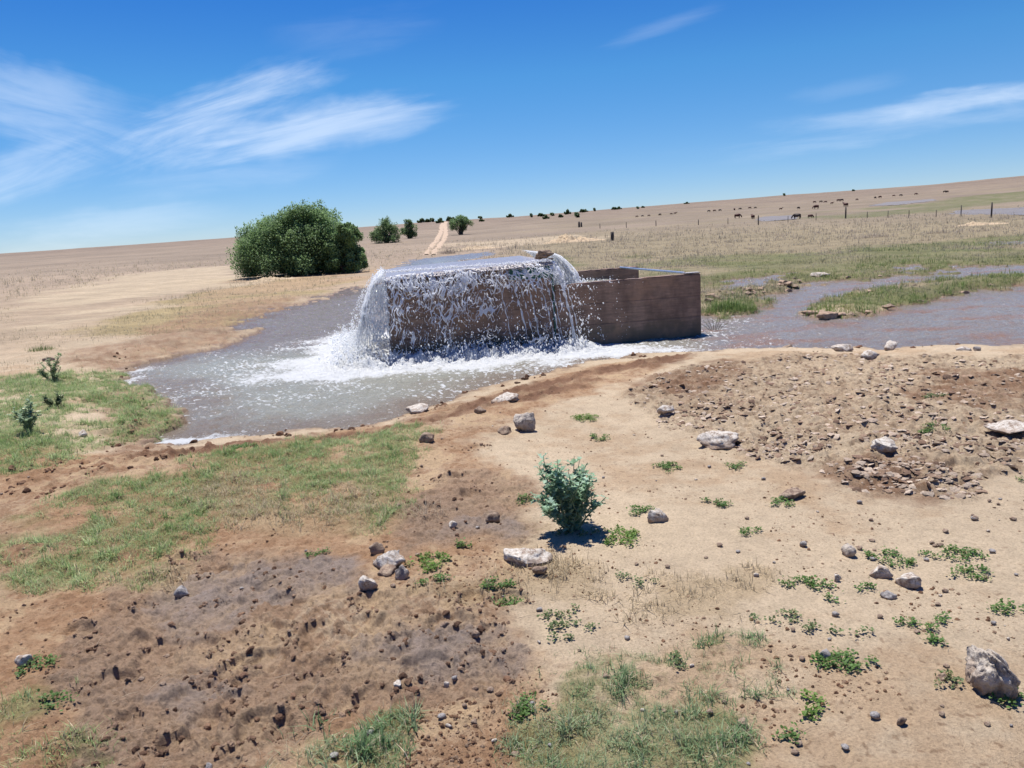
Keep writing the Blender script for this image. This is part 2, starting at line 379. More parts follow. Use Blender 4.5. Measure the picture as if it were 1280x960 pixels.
bs.inputs['Specular IOR Level'].default_value = 0.25
b1 = bump(t, n3, 0.8, 0.005, None); b1 = bump(t, n1, 0.8, 0.014, bs, b1)
# plants
def leaf_mat(name, trans=0.35, rough=0.55):
    mt, t, bs = new_mat(name)
    ca = N(t, 'ShaderNodeVertexColor', layer_name='Col')
    nn = obj_noise(t, 25, 2)
    c = mixc(t, 1.0, ca.outputs[0], ramp(t, nn, [(0.3, (0.85,) * 3), (0.7, (1.12,) * 3)]), 'MULTIPLY')
    t.links.new(c, bs.inputs['Base Color']); bs.inputs['Roughness'].default_value = rough; bs.inputs['Specular IOR Level'].default_value = 0.3
    tr = N(t, 'ShaderNodeBsdfTranslucent'); t.links.new(c, tr.inputs[0])
    ms = N(t, 'ShaderNodeMixShader', i_0=trans); out = t.nodes['Material Output']
    t.links.new(bs.outputs[0], ms.inputs[1]); t.links.new(tr.outputs[0], ms.inputs[2]); t.links.new(ms.outputs[0], out.inputs[0])
    return mt
MGR = leaf_mat('grass_blades', 0.45); MLF = leaf_mat('leaves', 0.45); MBL = leaf_mat('blue_green_leaves', 0.38, 0.7)
def simple(name, rgb, rough=0.8, nscale=12, lo=0.75, hi=1.2, bstr=0.3, bd=0.01, metal=0.0):
    mt, t, bs = new_mat(name)
    nn = obj_noise(t, nscale, 5, 0.65)
    c = mixc(t, 1.0, (*rgb, 1), ramp(t, nn, [(0.3, (lo,) * 3), (0.7, (hi,) * 3)]), 'MULTIPLY')
    t.links.new(c, bs.inputs['Base Color']); bs.inputs['Roughness'].default_value = rough; bs.inputs['Metallic'].default_value = metal
    if bstr: bump(t, nn, bstr, bd, bs)
    return mt
MBARK = simple('bark', (0.09, 0.07, 0.05)); MPOST = simple('weathered_wood_post', (0.07, 0.055, 0.045)); MWIRE = simple('fence_wire', (0.25, 0.24, 0.22), 0.5, metal=0.8, bstr=0)
MCOW = simple('red_brown_hide', (0.075, 0.022, 0.012), 0.7, 3); MCOWD = simple('dark_brown_hide', (0.03, 0.015, 0.011), 0.7, 3); MHORN = simple('horn', (0.4, 0.35, 0.28), 0.5)
MPET = simple('pale_yellow_petal', (0.75, 0.72, 0.45), 0.6, bstr=0)
def rock_mat(name, c1, c2, c3, scale=14, pit=0.5):
    mt, t, bs = new_mat(name)
    a = obj_noise(t, scale, 6, 0.7); b = obj_noise(t, scale * 0.35, 4, 0.6, dist=0.4); v = obj_noise(t, scale * 3.2, 3, 0.7)
    c = ramp(t, a, [(0.40, c3), (0.48, c1), (0.60, c2)])
    c = mixc(t, ramp(t, b, [(0.54, (0,) * 3), (0.60, (0.85,) * 3)]), c, (*c3, 1))
    cc = mixc(t, 1.0, c, ramp(t, v, [(0.35, (0.7,) * 3), (0.55, (1.1,) * 3)]), 'MULTIPLY')
    tz = N(t, 'ShaderNodeTexCoord'); sz_ = N(t, 'ShaderNodeSeparateXYZ'); t.links.new(tz.outputs['Generated'], sz_.inputs[0])
    stn = mth(t, 'SUBTRACT', mth(t, 'ADD', sz_.outputs[2], mth(t, 'MULTIPLY', mth(t, 'SUBTRACT', b, 0.5), 0.9)), 0.0)
    cc = mixc(t, ramp(t, stn, [(0.28, (0.85,) * 3), (0.62, (0.12,) * 3)]), cc, (0.30, 0.20, 0.13, 1))
    t.links.new(cc, bs.inputs['Base Color']); bs.inputs['Roughness'].default_value = 0.92
    x = bump(t, a, pit, 0.02, None); bump(t, v, 0.6, 0.006, bs, x)
    return mt
MR_W = rock_mat('pale_calcrete', (0.50, 0.45, 0.38), (0.60, 0.56, 0.50), (0.24, 0.18, 0.14), 30)
MR_M = rock_mat('mottled_calcrete', (0.44, 0.38, 0.31), (0.52, 0.47, 0.40), (0.16, 0.155, 0.16), 24, 0.9)
MR_B = rock_mat('brown_stone', (0.24, 0.17, 0.12), (0.36, 0.28, 0.20), (0.13, 0.085, 0.06), 30)
MR_G = rock_mat('grey_stone', (0.26, 0.25, 0.24), (0.38, 0.36, 0.34), (0.15, 0.14, 0.14), 34)
MR_R = rock_mat('round_brown_stone', (0.36, 0.25, 0.17), (0.42, 0.30, 0.21), (0.25, 0.16, 0.11), 10, 0.2)
# ------------------------------------------------------------------ ground sheet
def polar(azs, rs):
    AZ, R = np.meshgrid(azs, rs); return (R * np.sin(AZ)).ravel(), (R * np.cos(AZ)).ravel()
def grid_faces(nr, nc, keep=None):
    i = np.arange(nr - 1)[:, None] * nc + np.arange(nc - 1)[None]
    f = np.stack([i, i + 1, i + 1 + nc, i + nc], -1).reshape(-1, 4)[:, ::-1]
    if keep is not None: f = f[keep[f].any(1)]
    return f
D = math.radians
azs = np.concatenate([np.linspace(-math.pi, D(-44), 60)[:-1], np.linspace(D(-44), D(44), 1050), np.linspace(D(44), math.pi, 60)[1:]])
rs = [0.03]
while rs[-1] < 1.5: rs.append(rs[-1] * 1.12 + 0.02)
while rs[-1] < 14: rs.append(rs[-1] * 1.0024)
while rs[-1] < 60: rs.append(rs[-1] * 1.008)
while rs[-1] < 5000: rs.append(rs[-1] * 1.03)
rs = np.array(rs)
gx, gy = polar(azs, rs)
gz, gs, gm = G(gx, gy, need=True)
gr = np.hypot(gx, gy); gaz = np.arctan2(gx, gy)
def mixn(c, m_, k): return c + (k - c) * m_[:, None]
sand = A(222, 195, 168); sand2 = A(204, 171, 141)
brown = A(190, 150, 118); brown2 = A(158, 116, 86); mudc = A(172, 142, 120); wetg = A(168, 146, 134)
farL = A(158, 138, 122); farR = A(160, 142, 116); grn = A(112, 116, 70)
nbig = fbm(gx, gy, 1.3, 4, 61); nmed = fbm(gx, gy, 0.25, 4, 63, 0.6)
C_ = np.repeat(sand[None], len(gx), 0)
C_ = mixn(C_, ss(-0.1, 0.8, nbig + 0.5 * nmed) * 0.85, sand2)
# large scale zoning beyond the pool
C_ = mixn(C_, ss(13, 18, gr) * (gaz < 0.12), A(194, 168, 144))
C_ = mixn(C_, ss(14, 60, gr + 8 * fbm(gx, gy, 9, 3, 65)) * (gaz < 0.12) * 0.9, A(176, 152, 134))
side = ss(-0.06, 0.1, gaz + 0.04 * fbm(gx, gy, 12, 3, 67))
C_ = mixn(C_, side * ss(13, 17, gr), farR)
farn = fbm(gx, gy, 30, 4, 69)
C_ = mixn(C_, ss(45, 140, gr) * (0.75 + 0.5 * farn).clip(0, 1), farL)
C_ = mixn(C_, ss(150, 600, gr) * 0.75, A(150, 128, 114))
# wind streaked bands in the far plain
C_ *= (1 + 0.16 * fbm(gx, gy, 18, 4, 71) * ss(25, 80, gr) + 0.10 * fbm(gx * 0.3, gy, 60, 3, 73) * ss(80, 200, gr))[:, None]
gf = zone('greenfar', gx, gy, 0.12, 0.3, 0.6)
C_ = mixn(C_, gf * (0.6 + 0.3 * fbm(gx, gy, 2.5, 4, 75)).clip(0, 0.85), grn)
for kk, cc, st_ in (('straw', A(172, 150, 104), 0.7), ('redfar', A(192, 158, 130), 0.7), ('pale', A(206, 182, 156), 0.8)):
    C_ = mixn(C_, zone(kk, gx, gy, 0.1, 0.25, 0.5, seed=2) * st_, cc)
C_ = mixn(C_, gm['leftred'] * (0.75 + 0.4 * nmed).clip(0, 1), A(168, 134, 110))
C_ = mixn(C_, gm['brown'] * (0.85 + 0.5 * nbig).clip(0, 1), brown)
C_ = mixn(C_, gm['brown'] * ss(0.0, 0.35, 0.6 * nmed + 0.5 * fbm(gx, gy, 0.05, 4, 85, 0.65)) * 0.6, brown2)
C_ = mixn(C_, gm['brown'] * ss(0.15, 0.6, -nmed - 0.4 * nbig) * 0.8, A(210, 176, 142))
C_ = mixn(C_, gm['mud'] * (0.72 + 0.6 * nbig).clip(0, 1), mudc)
C_ = mixn(C_, gm['mud'] * ss(0.15, 0.32, nmed * 0.25 + 0.8 * fbm(gx, gy, 0.02, 4, 83, 0.7)) * 0.28, A(134, 102, 82))
C_ = mixn(C_, gm['wetgrey'] * (0.75 + 0.5 * nmed).clip(0, 1), wetg)
rbn = fbm(gx, gy, 0.09, 4, 77, 0.7)
C_ = mixn(C_, gm['rubble'] * (0.55 + 0.6 * nbig).clip(0, 1) * 0.8, A(188, 160, 136))
C_ = mixn(C_, gm['rubble'] * ss(0.1, 0.5, rbn) * 0.55, A(140, 110, 88))
C_ = mixn(C_, gm['rubble'] * ss(0.2, 0.6, -rbn) * 0.6, A(208, 182, 156))
C_ = mixn(C_, gm['stain'] * (0.75 + 0.5 * nmed).clip(0, 1) * 0.8, A(138, 98, 74))
C_ = mixn(C_, gm['shorewet'] * (0.95 + 0.4 * nmed).clip(0, 1), A(142, 104, 82))
C_ = mixn(C_, gm['green'] * (0.5 + 0.9 * fbm(gx, gy, 0.38, 3, 150, 0.6) + 0.3 * fbm(gx, gy, 0.05, 3, 151, 0.7)).clip(0, 0.72), A(142, 138, 92))
C_ *= (1 + 0.16 * ss(12, 16, gr) * (1 - ss(60, 120, gr)) * fbm(gx * 0.35, gy * 1.5, 0.9, 5, 87, 0.7))[:, None]
C_ = mixn(C_, gm['dry'] * 0.5, A(184, 156, 122))
# small brown crumbs speckled over the sand
spk = ss(0.62, 0.9, fbm(gx, gy, 0.035, 2, 79, 0.6) + 0.25 * nbig) * (gr < 12)
C_ = mixn(C_, spk * 0.5, A(126, 92, 68))
wetf = (1 - ss(0.0, 0.16, gs)) * (gr < 40)
C_ = mixn(C_, wetf * 0.8, A(134, 102, 82))
wet = np.clip(wetf + gm['wetgrey'] * 0.8 + gm['mud'] * 0.25, 0, 1)
# wheel track running up the far slope
def strip_mask(pts, hw):
    P = np.array([[*hit_plane(px, py).xy] for px, py in pts]); d = np.full(gx.shape, 1e9)
    mk = (gr > 30) & (np.abs(gaz) < 0.4)
    xx, yy2 = gx[mk], gy[mk]; dd = np.full(xx.shape, 1e9)
    for i in range(len(P) - 1):
        ax, ay = P[i]; ex, ey = P[i + 1] - P[i]; tt = np.clip(((xx - ax) * ex + (yy2 - ay) * ey) / (ex * ex + ey * ey), 0, 1)
        dd = np.minimum(dd, np.hypot(xx - ax - ex * tt, yy2 - ay - ey * tt))
    d[mk] = dd; return 1 - ss(hw * 0.6, hw, d)
C_ *= np.array([1.04, 1.09, 1.02])
gverts = np.stack([gx, gy, gz], 1)
ground = mesh_np('ground', gverts, grid_faces(len(rs), len(azs)), MG, col=np.clip(C_, 0.01, 0.9), attrs={'wet': wet})
tag(ground, 'bare sandy and muddy soil running out to the far plain', kind='structure')
# ------------------------------------------------------------------ dirt track (draped strips)
MTR = simple('pale_track_sand', tuple(A(220, 192, 162)), 0.95, 3)
def drape(name, pts, w0, w1, mat, lift=0.05):
    P = [hit_plane(px, py) for px, py in pts]; Vv, Ff = [], []
    n = 0
    for i in range(len(P) - 1):
        for k in range(12):
            f = k / 12; p = P[i].lerp(P[i + 1], f); dr = (P[i + 1] - P[i]).xy.normalized(); nn = Vector((-dr.y, dr.x))
            w = (w0 + (w1 - w0) * (i + f) / (len(P) - 1)) * (1 + 0.3 * math.sin(k * 1.7 + i * 3))
            for sgn in (-1, -0.33, 0.33, 1):
                q = p.xy + nn * w * 0.5 * sgn
                Vv.append((q.x, q.y, g1(q.x, q.y) + (lift if abs(sgn) < 1 else -0.1) + 0.0002 * p.length))
            if n: 
                for j in range(3): b0 = (n - 1) * 4 + j; Ff.append((b0, b0 + 1, b0 + 5, b0 + 4))
            n += 1
    return mesh_np(name, Vv, Ff, mat)
tr = empty('dirt_track', (0, 0, 0)); tag(tr, kind='structure'); tr['label'] = 'pale two wheel dirt track climbing the far slope between the bushes'
for k, pts in enumerate(([(533,318),(536,311),(541,305),(546,300),(549,294),(552,287),(552,281),(555,277)], [(542,318),(544,311),(550,305),(555,299),(557,293),(557,287),(556,281),(558,277)])):
    o = drape('wheel_rut', pts, 0.7, 2.4, MTR); o.parent = tr
# ------------------------------------------------------------------ tank frame of reference
TA = hit_plane(490, 452, 0.15); TB = hit_plane(877, 419, 0.15)
TU = (TB - TA); TU.z = 0; TL = TU.length; TU.normalize(); TV = Vector((-TU.y, TU.x, 0))
WL = -0.15; TTOP = 1.10; RTOP = 0.775; DEP = 2.9
def split_u(px):
    # u where the pixel column meets the front face at mid height
    best = min(range(0, 1001), key=lambda i: abs(640 + F * ((TA + TU * (TL * i / 1000) + Vector((0, 0, 0.9)) - Vector((0, 0, EYE))).dot(CR)) / ((TA + TU * (TL * i / 1000) + Vector((0, 0, 0.9)) - Vector((0, 0, EYE))).dot(fw)) - px))
    return TL * best / 1000
US = split_u(690)
print('TANK', TA, TB, TL, US)
def T(u, v, z): return Vector((TA.x, TA.y, 0)) + TU * u + TV * v + Vector((0, 0, z))
TROT = math.atan2(TU.y, TU.x)
# ------------------------------------------------------------------ water
MW, t, bs = new_mat('muddy_water')
ca = N(t, 'ShaderNodeVertexColor', layer_name='Col'); fo = N(t, 'ShaderNodeAttribute', attribute_name='foam')
nf = obj_noise(t, 38, 5, 0.75, dist=0.6)
ff = mth(t, 'ADD', fo.outputs['Fac'], mth(t, 'ADD', mth(t, 'MULTIPLY', mth(t, 'SUBTRACT', nf, 0.5), 1.5), mth(t, 'MULTIPLY', mth(t, 'SUBTRACT', obj_noise(t, 9, 4, 0.7, dist=0.8), 0.5), 1.4)))
fm = N(t, 'ShaderNodeMapRange', interpolation_type='SMOOTHSTEP'); t.links.new(ff, fm.inputs[0]); fm.inputs[1].default_value = 0.38; fm.inputs[2].default_value = 0.95
cc = mixc(t, fm.outputs[0], ca.outputs[0], (0.66, 0.67, 0.66, 1)); t.links.new(cc, bs.inputs['Base Color'])
vl_ = N(t, 'ShaderNodeVectorMath', operation='LENGTH'); t.links.new(N(t, 'ShaderNodeTexCoord').outputs['Object'], vl_.inputs[0]); wr_ = N(t, 'ShaderNodeMapRange'); t.links.new(vl_.outputs['Value'], wr_.inputs[0]); wr_.inputs[1].default_value = 35; wr_.inputs[2].default_value = 110; wr_.inputs[3].default_value = 0; wr_.inputs[4].default_value = 0.6
t.links.new(mth(t, 'ADD', mth(t, 'ADD', 0.09, wr_.outputs[0]), mth(t, 'MULTIPLY', fm.outputs[0], 0.6), clamp=True), bs.inputs['Roughness'])
bs.inputs['IOR'].default_value = 1.33
tcn = N(t, 'ShaderNodeTexCoord'); mp = N(t, 'ShaderNodeMapping'); t.links.new(tcn.outputs['Object'], mp.inputs[0]); mp.inputs['Scale'].default_value = (1, 1.6, 1)
w1 = obj_noise(t, 6, 3, 0.6, mp.outputs[0], 0.5); w2 = obj_noise(t, 26, 3, 0.65, mp.outputs[0], 0.4)
x = bump(t, w1, 0.5, 0.07, None); w3 = obj_noise(t, 0.9, 3, 0.6); w2 = mth(t, 'MULTIPLY', w2, ramp(t, w3, [(0.38, (0.15,) * 3), (0.62, (1.0,) * 3)])); x = bump(t, w2, 0.45, 0.025, None, x); bump(t, nf, 1.0, 0.035, bs, x)
wr = [4.4]
while wr[-1] < 24: wr.append(wr[-1] * 1.0034)
while wr[-1] < 520: wr.append(wr[-1] * 1.015)
wr = np.array(wr); waz = np.linspace(D(-40), D(50), 1000)
wx, wy = polar(waz, wr); wrr = np.hypot(wx, wy)
ws = wsd(wx, wy); wz = base(wx, wy) - cwl(wrr)
# tank coordinates of every water vertex
lu = (wx - TA.x) * TU.x + (wy - TA.y) * TU.y; lv = (wx - TA.x) * TV.x + (wy - TA.y) * TV.y
dxr = np.maximum(np.maximum(-lu, lu - US), 0); dyr = np.maximum(-lv, 0)
# distance from the landing lines of the falling water
dfront = np.hypot(np.maximum(np.maximum(-0.3 - lu, lu - (US + 0.25)), 0), lv + 0.30)
dleft = np.hypot(lu + 0.50, np.maximum(np.maximum(-0.3 - lv, lv - DEP), 0))
dr_ = np.minimum(dfront, dleft)
fall = np.exp(-(dr_ / 0.32) ** 2)
n_t = fbm(wx, wy, 0.22, 5, 91, 0.62); n_s = fbm(wx, wy, 0.9, 4, 93)
foam = 1.15 * np.exp(-(dr_ / 0.62) ** 2) + 0.62 * np.exp(-(dr_ / 1.5) ** 2) * (0.9 + 0.9 * n_s)
# foam streaks run out to the left front and along the wall to the right
lu2 = lu + 0.6 * n_s
foam += 0.42 * np.exp(-((lv + 0.45 + 0.16 * lu2) / 0.30) ** 2) * ss(US - 0.3, US + 0.2, lu) * (1 - ss(US + 1.0, US + 2.8, lu))
foam += 0.42 * np.exp(-(((lu + 1.3) / 1.6) ** 2 + ((lv + 0.35) / 0.8) ** 2))
def blob(px, py, rx, ry, a):
    p = hit_plane(px, py, 'w'); return a * np.exp(-(((wx - p.x) / rx) ** 2 + ((wy - p.y) / ry) ** 2))
foam += blob(250, 548, 0.42, 0.18, 0.85) + blob(215, 552, 0.2, 0.10, 0.6) + blob(180, 462, 0.22, 0.4, 0.6) + blob(168, 474, 0.15, 0.3, 0.6)
foam += blob(900, 405, 0.5, 0.8, 0.35) + blob(870, 432, 0.7, 0.4, 0.15)
foam += 0.14 * (np.abs(ws) < 0.10) * (wrr < 16) + 0.05 + 0.10 * n_s * (wrr < 14)
fl = fbm(wx, wy, 0.07, 3, 98, 0.7); foam += 0.9 * ss(0.42, 0.7, fl + 0.25 * n_s) * (wrr < 14) * np.exp(-(dr_ / 4.0) ** 2)
still = ss(0, 0.4, -ws)
cal = np.exp(-(dr_ / 2.6) ** 2)
wh = (0.016 * n_t + 0.014 * n_s) * still * (wrr < 30) + fall * (0.06 + 0.10 * np.clip(n_t + 0.2, 0, 2) + 0.07 * np.clip(fbm(wx, wy, 0.08, 3, 99, 0.65), -0.4, 1)) + cal * 0.018 * fbm(wx, wy, 0.4, 3, 95) * still
wh *= np.where((lu > 0.05) & (lv > 0.1) & (lu < TL) & (lv < DEP), 0, 1)
wz2 = wz + wh
deep = A(204, 202, 184, 1.7); shal = A(160, 130, 106, 1.6); strm = A(176, 162, 152, 1.6)
WC = np.repeat(deep[None], len(wx), 0)
dpth = ss(0.05, 1.1, -ws + 0.3 * n_s)
WC = mixn(WC, (1 - dpth) * 0.65, shal)
rightm = ss(US + 0.9, US + 2.4, lu + 0.5 * n_s)
WC = mixn(WC, rightm * 0.85, strm)
WC = mixn(WC, ss(0.0, 0.6, fbm(wx, wy * 2.5, 1.4, 3, 97)) * rightm * 0.7, A(188, 146, 116))
back = ss(1.0, 3.0, lv) * (lu < US); WC = mixn(WC, back * 0.6, A(150, 128, 120)); WC = mixn(WC, ss(24, 60, wrr), A(150, 144, 142))
keep = (ws < 0.25)
wf = grid_faces(len(wr), len(waz), keep)
used = np.zeros(len(wx), bool); used[wf.ravel()] = True; idx = np.cumsum(used) - 1
water = mesh_np('water', np.stack([wx, wy, wz2], 1)[used], idx[wf], MW, col=WC[used], attrs={'foam': np.clip(foam, 0, 1.5)[used]})
tag(water, 'turbid foaming pool round the tank and the shallow stream to the right', kind='structure')
# ------------------------------------------------------------------ the concrete tank and trough
def wall_mat(name, rgb, seams=True):
    mt, t, bs = new_mat(name)
    tcn = N(t, 'ShaderNodeTexCoord'); sp = N(t, 'ShaderNodeSeparateXYZ'); t.links.new(tcn.outputs['Object'], sp.inputs[0])
    mp = N(t, 'ShaderNodeMapping'); t.links.new(tcn.outputs['Object'], mp.inputs[0]); mp.inputs['Scale'].default_value = (2.3, 2.3, 0.8)
    mp2 = N(t, 'ShaderNodeMapping'); t.links.new(tcn.outputs['Object'], mp2.inputs[0]); mp2.inputs['Scale'].default_value = (1.0, 1.0, 9)
    a = obj_noise(t, 5, 6, 0.7); drip = obj_noise(t, 2.2, 4, 0.6, mp.outputs[0]); grain = obj_noise(t, 3.5, 6, 0.7, mp2.outputs[0]); fine = obj_noise(t, 70, 3, 0.7)
    c = mixc(t, 1.0, (*rgb, 1), ramp(t, a, [(0.3, (0.7,) * 3), (0.7, (1.25,) * 3)]), 'MULTIPLY')
    c = mixc(t, 1.0, c, ramp(t, drip, [(0.36, (0.66, 0.62, 0.60)), (0.60, (1,) * 3), (0.80, (1.15, 1.12, 1.1))]), 'MULTIPLY')
    c = mixc(t, 1.0, c, ramp(t, grain, [(0.36, (0.68,) * 3), (0.62, (1.15,) * 3)]), 'MULTIPLY')
    sn = mth(t, 'ABSOLUTE', mth(t, 'SUBTRACT', mth(t, 'FRACT', mth(t, 'ADD', mth(t, 'DIVIDE', mth(t, 'ADD', sp.outputs[2], mth(t, 'MULTIPLY', a, 0.02)), 0.31), 0.0)), 0.5))
    sm = N(t, 'ShaderNodeMapRange'); t.links.new(sn, sm.inputs[0]); sm.inputs[1].default_value = 0.0; sm.inputs[2].default_value = 0.028
    c = mixc(t, sm.outputs[0], mixc(t, 0.5, c, (*[q * 0.35 for q in rgb], 1)), c)
    zt_ = mth(t, 'ADD', sp.outputs[2], mth(t, 'MULTIPLY', mth(t, 'SUBTRACT', drip, 0.5), 0.5))
    c = mixc(t, ramp(t, zt_, [(0.0, (0.75,) * 3), (0.16, (0.0,) * 3)]), c, (rgb[0] * 0.42, rgb[1] * 0.5, rgb[2] * 0.42, 1))
    big = obj_noise(t, 1.7, 5, 0.7); c = mixc(t, ramp(t, big, [(0.48, (0.0,) * 3), (0.66, (0.55,) * 3)]), c, (rgb[0] * 1.5, rgb[1] * 1.35, rgb[2] * 1.1, 1))
    t.links.new(c, bs.inputs['Base Color']); t.links.new(mth(t, 'ADD', 0.32, mth(t, 'MULTIPLY', a, 0.4)), bs.inputs['Roughness'])
    x = bump(t, sm.outputs[0], 0.5, 0.008, None); x = bump(t, grain, 0.5, 0.008, None, x); x = bump(t, fine, 0.35, 0.004, bs, x)
    return mt
MTK = wall_mat('wet_brown_concrete', (0.26, 0.165, 0.115)); MTP = simple('pale_dry_concrete_edge', (0.36, 0.34, 0.33), 0.7, 18)
MGRN = simple('green_painted_steel', (0.02, 0.12, 0.09), 0.35, 9, 0.6, 1.3); MPIPE = simple('galvanised_pipe', (0.45, 0.5, 0.56), 0.35, 14, metal=0.7)
MRUST = simple('rusted_edge', (0.10, 0.05, 0.03), 0.8, 30)
def slab(name, u0, u1, v0, v1, z0, z1, mat, parent, bev=0.014, rough=0.0015, seg=0.07, slope=0.0, z1b=None):
    """a wall panel with worn, slightly uneven faces; z1b lets the top slope along u"""
    bm = bmesh.new(); bmesh.ops.create_cube(bm, size=1)
    for v in bm.verts:
        fu, fv, fz = v.co.x + .5, v.co.y + .5, v.co.z + .5
        zt = z1 + ((z1b - z1) * fu if z1b is not None else 0)
        v.co = (u0 + (u1 - u0) * fu, v0 + (v1 - v0) * fv, z0 + (zt - z0) * fz)
    bmesh.ops.bevel(bm, geom=bm.edges[:], offset=bev, segments=2, affect='EDGES')
    for ax, (lo, hi) in ((0, (u0, u1)), (1, (v0, v1)), (2, (z0, z1))):
        n = int((hi - lo) / seg)
        for k in range(1, n):
            pt = [0, 0, 0]; no = [0, 0, 0]; pt[ax] = lo + (hi - lo) * k / n; no[ax] = 1
            bmesh.ops.bisect_plane(bm, geom=bm.verts[:] + bm.edges[:] + bm.faces[:], plane_co=pt, plane_no=no)
    for v in bm.verts:
        n = mnoise.noise_vector(v.co * 3.1) * rough
        if v.co.z > max(z1, z1b or 0) - 0.05 and rough < 0.0016: n += Vector((0, 0, -abs(mnoise.noise(v.co * 9)) * 0.022 - (0.03 if mnoise.noise(v.co * 2.3) > 0.42 else 0)))
        v.co += n
    bm.normal_update()
    return bm_obj(name, bm, mat, parent, smooth=False)
tank = empty('overflowing_tank', (TA.x, TA.y, 0), TROT)
tag(tank, 'tall brown concrete tank brimming over at the left end, green steel plate at its corner', 'water tank')
WT = 0.14
SH = 0.06
slab('wall', 0, US, 0, WT, -0.35, TTOP - SH, MTK, tank, z1b=TTOP)
slab('wall', 0, WT, WT + .003, DEP - WT - .003, -0.35, TTOP - SH, MTK, tank)
slab('wall', 0, US, DEP - WT, DEP, -0.35, TTOP - SH, MTK, tank, z1b=TTOP)
# right side: a steel plate closing the tank above the trough
slab('wall', US + .002, US + .022, 0.201, DEP - 0.01, -0.35, TTOP - 0.01, MTK, tank, bev=0.004, rough=0.004)
slab('steel_plate', US + .002, US + .022, -0.02, 0.2, -0.35, TTOP + 0.035, MGRN, tank, bev=0.004, rough=0.004)
slab('plate_rim', US - .004, US + .036, -0.028, 0.2, TTOP + 0.0355, TTOP + 0.05, MRUST, tank, bev=0.004, rough=0.004)
slab('green_band', US - 0.62, US - 0.005, -0.012, -0.001, TTOP - 0.22, TTOP - 0.01, MGRN, tank, bev=0.003, rough=0.002)
trough = empty('drinking_trough', (TA.x, TA.y, 0), TROT)
tag(trough, 'lower open brown concrete trough joined to the right side of the tall tank', 'trough')
slab('wall', US + .03, TL, 0.0, WT, -0.35, RTOP - 0.012, MTK, trough, z1b=RTOP + 0.012)
BL = None
# back wall ends short, right end wall has a low outlet
slab('wall', US + .03, TL - 0.06, DEP - WT, DEP, -0.35, RTOP - 0.012, MTK, trough, z1b=RTOP + 0.012)
slab('wall', TL - WT, TL, WT + .003, DEP - WT - .003, -0.35, RTOP - 0.30, MTK, trough)
slab('dry_corner_cap', TL - 0.24, TL - 0.002, -0.004, WT + 0.004, RTOP + 0.014, RTOP + 0.026, MTP, trough, bev=0.005, rough=0.002)
slab('floor', US + .03, TL - WT - .003, WT + .003, DEP - WT - .003, -0.35, 0.05, MTK, trough, seg=0.4)
# pipe lying over the trough end
def tube(path, radii, seg=8, cap=True):
    """list of points + radii -> verts, quads"""
    P = [Vector(p) for p in path]; Vv, Ff = [], []
    for i, p in enumerate(P):
        d = (P[min(i + 1, len(P) - 1)] - P[max(i - 1, 0)]).normalized(); a = d.cross(Vector((0.3, 0.1, 1))).normalized(); b = d.cross(a)
        for k in range(seg):
            th = 2 * math.pi * k / seg; Vv.append(p + (a * math.cos(th) + b * math.sin(th)) * radii[i])
        if i:
            for k in range(seg):
                Ff.append(((i - 1) * seg + k, (i - 1) * seg + (k + 1) % seg, i * seg + (k + 1) % seg, i * seg + k))
    return np.array([tuple(v) for v in Vv]), np.array(Ff)
def pipe_obj(name, path, rad, mat, seg=12, parent=None, bow=0.0):
    v, f = tube(path, rad if isinstance(rad, list) else [rad] * len(path), seg)
    o = mesh_np(name, v, f, mat, parent); return o
pz = RTOP + 0.045
v, f = tube([(TL - 0.42, DEP - 0.18, pz - 0.03), (TL - 0.36, DEP - 0.9, pz - 0.03), (TL - 0.27, WT * 0.6 + 0.9, pz - 0.028), (TL - 0.2, 0.12, pz - 0.026)], [0.018] * 4, 12)
pp = mesh_np('metal_pipe', v, f, MPIPE); pp.location = (TA.x, TA.y, 0); pp.rotation_euler = (0, 0, TROT)
tag(pp, 'pale metal pipe laid across the right end of the low trough', 'pipe')
# ------------------------------------------------------------------ falling water
MF, t, bs = new_mat('aerated_falling_water')
bs.inputs['Base Color'].default_value = (0.95, 0.96, 0.96, 1); bs.inputs['Roughness'].default_value = 0.28; bs.inputs['IOR'].default_value = 1.33
nn = obj_noise(t, 30, 3); bump(t, nn, 0.5, 0.02, bs)
tr_ = N(t, 'ShaderNodeBsdfTransparent'); ms = N(t, 'ShaderNodeMixShader', i_0=0.42)
fres = N(t, 'ShaderNodeLayerWeight', i_Blend=0.35)
tl_ = N(t, 'ShaderNodeBsdfTranslucent'); tl_.inputs[0].default_value = (0.97, 0.98, 0.99, 1)
ms2 = N(t, 'ShaderNodeMixShader', i_0=0.5); t.links.new(bs.outputs[0], ms2.inputs[1]); t.links.new(tl_.outputs[0], ms2.inputs[2])
t.links.new(tr_.outputs[0], ms.inputs[1]); t.links.new(ms2.outputs[0], ms.inputs[2])
t.links.new(mth(t, 'ADD', 0.82, mth(t, 'MULTIPLY', fres.outputs['Facing'], 0.3), clamp=True), ms.inputs[0]); t.links.new(ms.outputs[0], t.nodes['Material Output'].inputs[0])
MCL, t, bs = new_mat('clear_water_sheet')
bs.inputs['Base Color'].default_value = (0.66, 0.70, 0.74, 1); bs.inputs['Roughness'].default_value = 0.06; bs.inputs['IOR'].default_value = 1.33
mp = N(t, 'ShaderNodeMapping'); tcn = N(t, 'ShaderNodeTexCoord'); t.links.new(tcn.outputs['Object'], mp.inputs[0]); mp.inputs['Scale'].default_value = (9, 9, 1.6)
nn = obj_noise(t, 4, 5, 0.7, mp.outputs[0], 0.6); bump(t, nn, 1.0, 0.05, bs)
